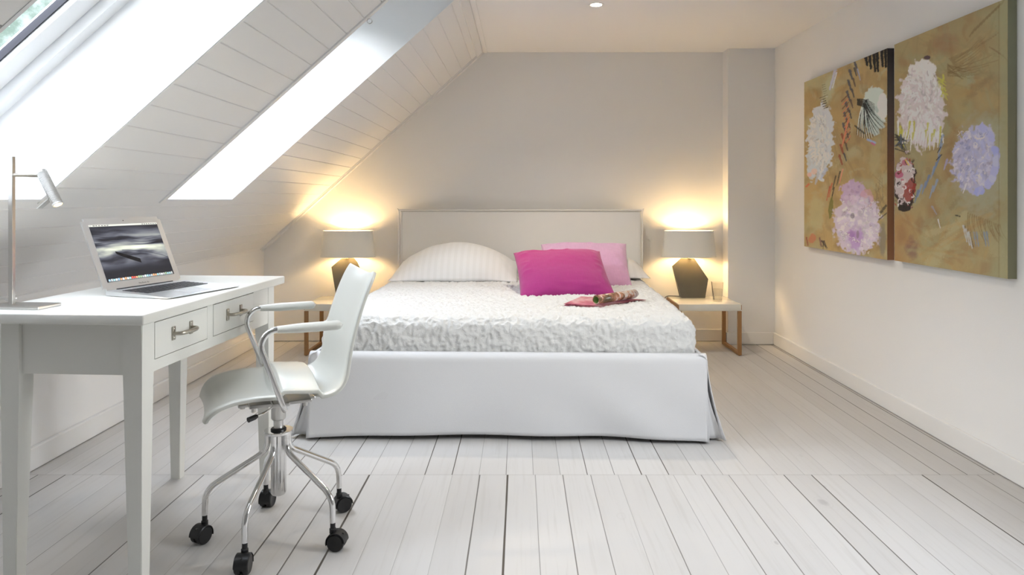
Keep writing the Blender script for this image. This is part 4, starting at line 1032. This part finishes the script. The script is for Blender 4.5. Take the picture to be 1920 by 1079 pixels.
for i in range(7):
    x = SX-.070+i*.0100; quad(bm, (x, SY1-.0048, .0009), (x+.0055, SY1-.0048, .0009), (x+.0055, SY1-.0022, .0009), (x, SY1-.0022, .0009))
obj('menu_status', bm, M_key, scr)
bm = bmesh.new(); lathe(bm, [(0, .0006), (.0018, .0006), (.0018, 0)], 14, Matrix.Translation((0, LH-.011, 0))); obj('webcam', bm, M_key, lid)
cu_ = bpy.data.curves.new('maker_lettering', 'FONT'); cu_.body = 'MacBook Air'; cu_.size = .0085; cu_.align_x = 'CENTER'; cu_.extrude = .0001
tmp = bpy.data.objects.new('tmp_lettering', cu_); COL.objects.link(tmp); bpy.context.view_layer.update()
tm = bpy.data.meshes.new_from_object(tmp.evaluated_get(bpy.context.evaluated_depsgraph_get())); bpy.data.objects.remove(tmp)
tm.transform(Matrix.Translation((0, .0115, .0004))); link('maker_lettering', tm, mat('grey_print', (.18, .18, .18), .5, bump=.01), lid)

# ---------------------------------------------------------------- swivel chair
CH = (-.828, 2.378, 0)
chair = empty('swivel_chair', CH, math.radians(206.4), label='ivory plastic swivel armchair with chrome base and black casters', cat='chair')
# shell: side profile of the edge (forward, up), front lip to top of back
prof = [(.241, .462), (.239, .476), (.228, .498), (.205, .518), (.165, .531), (.11, .536), (.05, .535), (-.01, .530), (-.06, .524), (-.105, .520), (-.140, .523), (-.163, .536),
        (-.176, .560), (-.182, .59), (-.187, .63), (-.197, .68), (-.211, .73), (-.227, .78), (-.245, .83), (-.265, .875), (-.281, .905)]
def dense(pr, n):
    P = np.array(pr); t = np.concatenate([[0], np.cumsum(np.linalg.norm(np.diff(P, axis=0), axis=1))]); q = np.linspace(0, t[-1], n)
    return np.stack([np.interp(q, t, P[:, 0]), np.interp(q, t, P[:, 1])], -1), q/t[-1]
PR, TT = dense(prof, 64)
for _ in range(3): PR[1:-1] = (PR[:-2]+2*PR[1:-1]+PR[2:])/4
NM = 33; G = np.zeros((64, NM, 3)); vv = np.linspace(-1, 1, NM)
for i in range(64):
    a = PR[max(i-1, 0)]; b = PR[min(i+1, 63)]; d = (b-a)/np.linalg.norm(b-a); nrm = np.array([d[1], -d[0]])   # pick outward (down / back)
    nrm = np.array([-d[1], d[0]]); 
    if i < 20 and nrm[1] > 0 or i >= 20 and nrm[0] > 0: nrm = -nrm
    t = TT[i]
    hw = .212+.006*math.sin(t*PI)-.022*max(0, t-.55)/.45
    lip = 1-min(1, t/.10); hw -= .045*lip**2.2
    topc = max(0, (t-.95)/.05); hw -= .012*topc**2
    sag = (.036 if t < .45 else .036-.008*(t-.45)/.55)*min(1, .35+t/.12)
    for j, v_ in enumerate(vv):
        s_ = sag*(1-abs(v_)**2.2); curl = .010*max(0, (abs(v_)-.86)/.14)**2
        off = s_+curl
        G[i, j] = (PR[i, 0]+nrm[0]*off, v_*hw, PR[i, 1]+nrm[1]*off)
    G[i, :, 2] += (-.006)*topc*(1-vv**2)*1.0
sh = link('seat_shell', grid_mesh('seat_shell', G), M_shell, chair, True)
m = sh.modifiers.new('thickness', 'SOLIDIFY'); m.thickness = .013; m.offset = 0; m.use_even_offset = True
m = sh.modifiers.new('edge', 'BEVEL'); m.width = .004; m.segments = 3; m.limit_method = 'ANGLE'; m.angle_limit = math.radians(50)
# arms
for s in (-1, 1):
    v_ = .238*s; bm = bmesh.new()
    tube(bm, fillet([(.008, s*.10, .484), (.008, s*.205, .484), (.012, v_, .492), (.086, v_, .700), (.060, v_, .742), (.005, v_, .744), (-.03, v_, .744)], [.03, .02, .05, .035, .01], 8), .0095, 16)
    ar = obj('arm', bm, M_chrome, chair, True); ar['label'] = 'bent chrome arm tube with white pad'
    bm = bmesh.new(); pts = []; rs = []
    for k in range(25):
        t = k/24; x = .034-.200*t; pts.append((x, v_, .743)); e_ = min(1, t/.03)*.15+.85 if t < .5 else 1
        rs.append(.0185*(math.sqrt(max(.02, 1-((t-.9)/.1)**2)) if t > .9 else (.72+.28*min(1, t/.35))))
    tube(bm, pts, rs, 18, True, 1.0)
    for v2 in bm.verts: v2.co.z = .743+(v2.co.z-.743)*.82; v2.co.y = v_+(v2.co.y-v_)*1.15
    obj('arm_pad', bm, M_shell, ar, True)
# mechanism under the seat
bm = bmesh.new(); box(bm, (-.10, -.07, .458), (.10, .07, .470), .003); box(bm, (-.12, -.018, .452), (.13, .018, .462), .003); box(bm, (-.02, -.13, .470), (.035, .13, .484), .004)
for x, y in ((-.105, 0), (.115, 0), (-.08, .055), (.085, .055), (-.08, -.055), (.085, -.055)): lathe(bm, [(.008, .445), (.008, .458)], 12, Matrix.Translation((x, y, 0)))
obj('seat_bracket', bm, M_steel, chair)
bm = bmesh.new(); tube(bm, fillet([(.02, .04, .452), (.055, .095, .450), (.086, .115, .446)], .02), .0035, 10); lv = obj('height_lever', bm, M_chrome, chair, True)
bm = bmesh.new(); tube(bm, [(.080, .1115, .447), (.088, .1165, .4455), (.108, .129, .443)], [.006, .0085, .0085], 14); obj('lever_knob', bm, M_rubber, lv, True)
bm = bmesh.new(); lathe(bm, [(.014, .452), (.024, .452), (.0245, .40), (.022, .395), (.016, .394), (.016, .362), (.0, .362)], 32); obj('upper_column', bm, M_steel, chair, True)
bm = bmesh.new(); lathe(bm, [(.0, .3665), (.022, .3665), (.026, .363), (.026, .359)], 24); obj('collar', bm, M_rubber, chair, True)
bm = bmesh.new(); lathe(bm, [(0, .359), (.047, .359), (.0485, .3575), (.0485, .3505), (.047, .349), (0, .349)], 40); obj('hub_plate', bm, M_chrome, chair, True)
# fluted lower column
bm = bmesh.new(); nf = 14; rings = []
for z, k in ((.349, 1), (.145, 1), (.140, .9), (.138, .8)):
    rings.append([bm.verts.new((k*(.0245+.0010*math.cos(nf*a))*math.cos(a), k*(.0245+.0010*math.cos(nf*a))*math.sin(a), z)) for a in np.linspace(0, 2*PI, 112, endpoint=False)])
for a, b in zip(rings, rings[1:]):
    for k in range(112): bm.faces.new((a[k], a[(k+1) % 112], b[(k+1) % 112], b[k]))
bm.faces.new(rings[0]); bm.faces.new(rings[-1][::-1]); obj('lower_column', bm, M_chrome, chair, True, 50)
# five star legs and casters
def caster_meshes():
    w = bmesh.new(); lathe(w, [(0, -.0085), (.020, -.0085), (.0225, -.0095), (.026, -.0095), (.0285, -.006), (.0285, .006), (.026, .0085), (0, .0085)], 32, Matrix.Rotation(PI/2, 4, 'X'))
    me_w = bpy.data.meshes.new('wheel'); bmesh.ops.recalc_face_normals(w, faces=w.faces[:]); w.to_mesh(me_w); w.free()
    for p in me_w.polygons: p.use_smooth = True
    me_w.set_sharp_from_angle(angle=.6); me_w.materials.append(M_rubber)
    h = bmesh.new(); r0, r1 = .0295, .0325; nA = 18; W2 = .0225
    for (ra, ya, yb) in ((r1, -W2, W2),):
        rings = []
        for i in range(nA+1):
            a = math.radians(-15)+i/nA*math.radians(195)
            rings.append([h.verts.new((r_*math.cos(a), y, r_*math.sin(a))) for r_, y in ((r0, -W2), (r1, -W2+.002), (r1, W2-.002), (r0, W2))])
        for a, b in zip(rings, rings[1:]):
            for k in range(4): h.faces.new((a[k], a[(k+1) % 4], b[(k+1) % 4], b[k]))
        h.faces.new(rings[0]); h.faces.new(rings[-1][::-1])
    box(h, (-.024, -.0028, -.012), (.024, .0028, .028), .002)
    lathe(h, [(.011, .026), (.011, .040), (.0085, .042), (.0085, .060)], 18, Matrix.Translation((.014, 0, 0)))
    me_h = bpy.data.meshes.new('caster'); bmesh.ops.recalc_face_normals(h, faces=h.faces[:]); h.to_mesh(me_h); h.free(); me_h.materials.append(M_rubber)
    for p in me_h.polygons: p.use_smooth = True
    me_h.set_sharp_from_angle(angle=.6)
    return me_w, me_h
ME_W, ME_H = caster_meshes()
for k, (az, swing) in enumerate(((191.5, 55), (264.5, 10), (334.5, 20), (46.5, -15), (120, -35))):
    a = math.radians(az-206.4); R = .236; dr = Vector((math.cos(a), math.sin(a), 0))
    bm = bmesh.new(); P = lambda r_, z: dr*r_+Vector((0, 0, z))
    tube(bm, fillet([P(.036, .349), P(.036, .292), P(R-.002, .172), P(R, .088)], [.045, .045], 10), .0098, 16); lg = obj('base_leg', bm, M_chrome, chair, True)
    c = bpy.data.objects.new('caster', ME_H); COL.objects.link(c); c.parent = chair
    ang = a+math.radians(swing)+PI
    c.rotation_euler = (0, 0, ang); c.location = P(R, .0285)-Vector((math.cos(ang), math.sin(ang), 0))*.014
    for s in (-1, 1):
        w = bpy.data.objects.new('wheel', ME_W); COL.objects.link(w); w.parent = c; w.location = (0, s*.0125, 0)
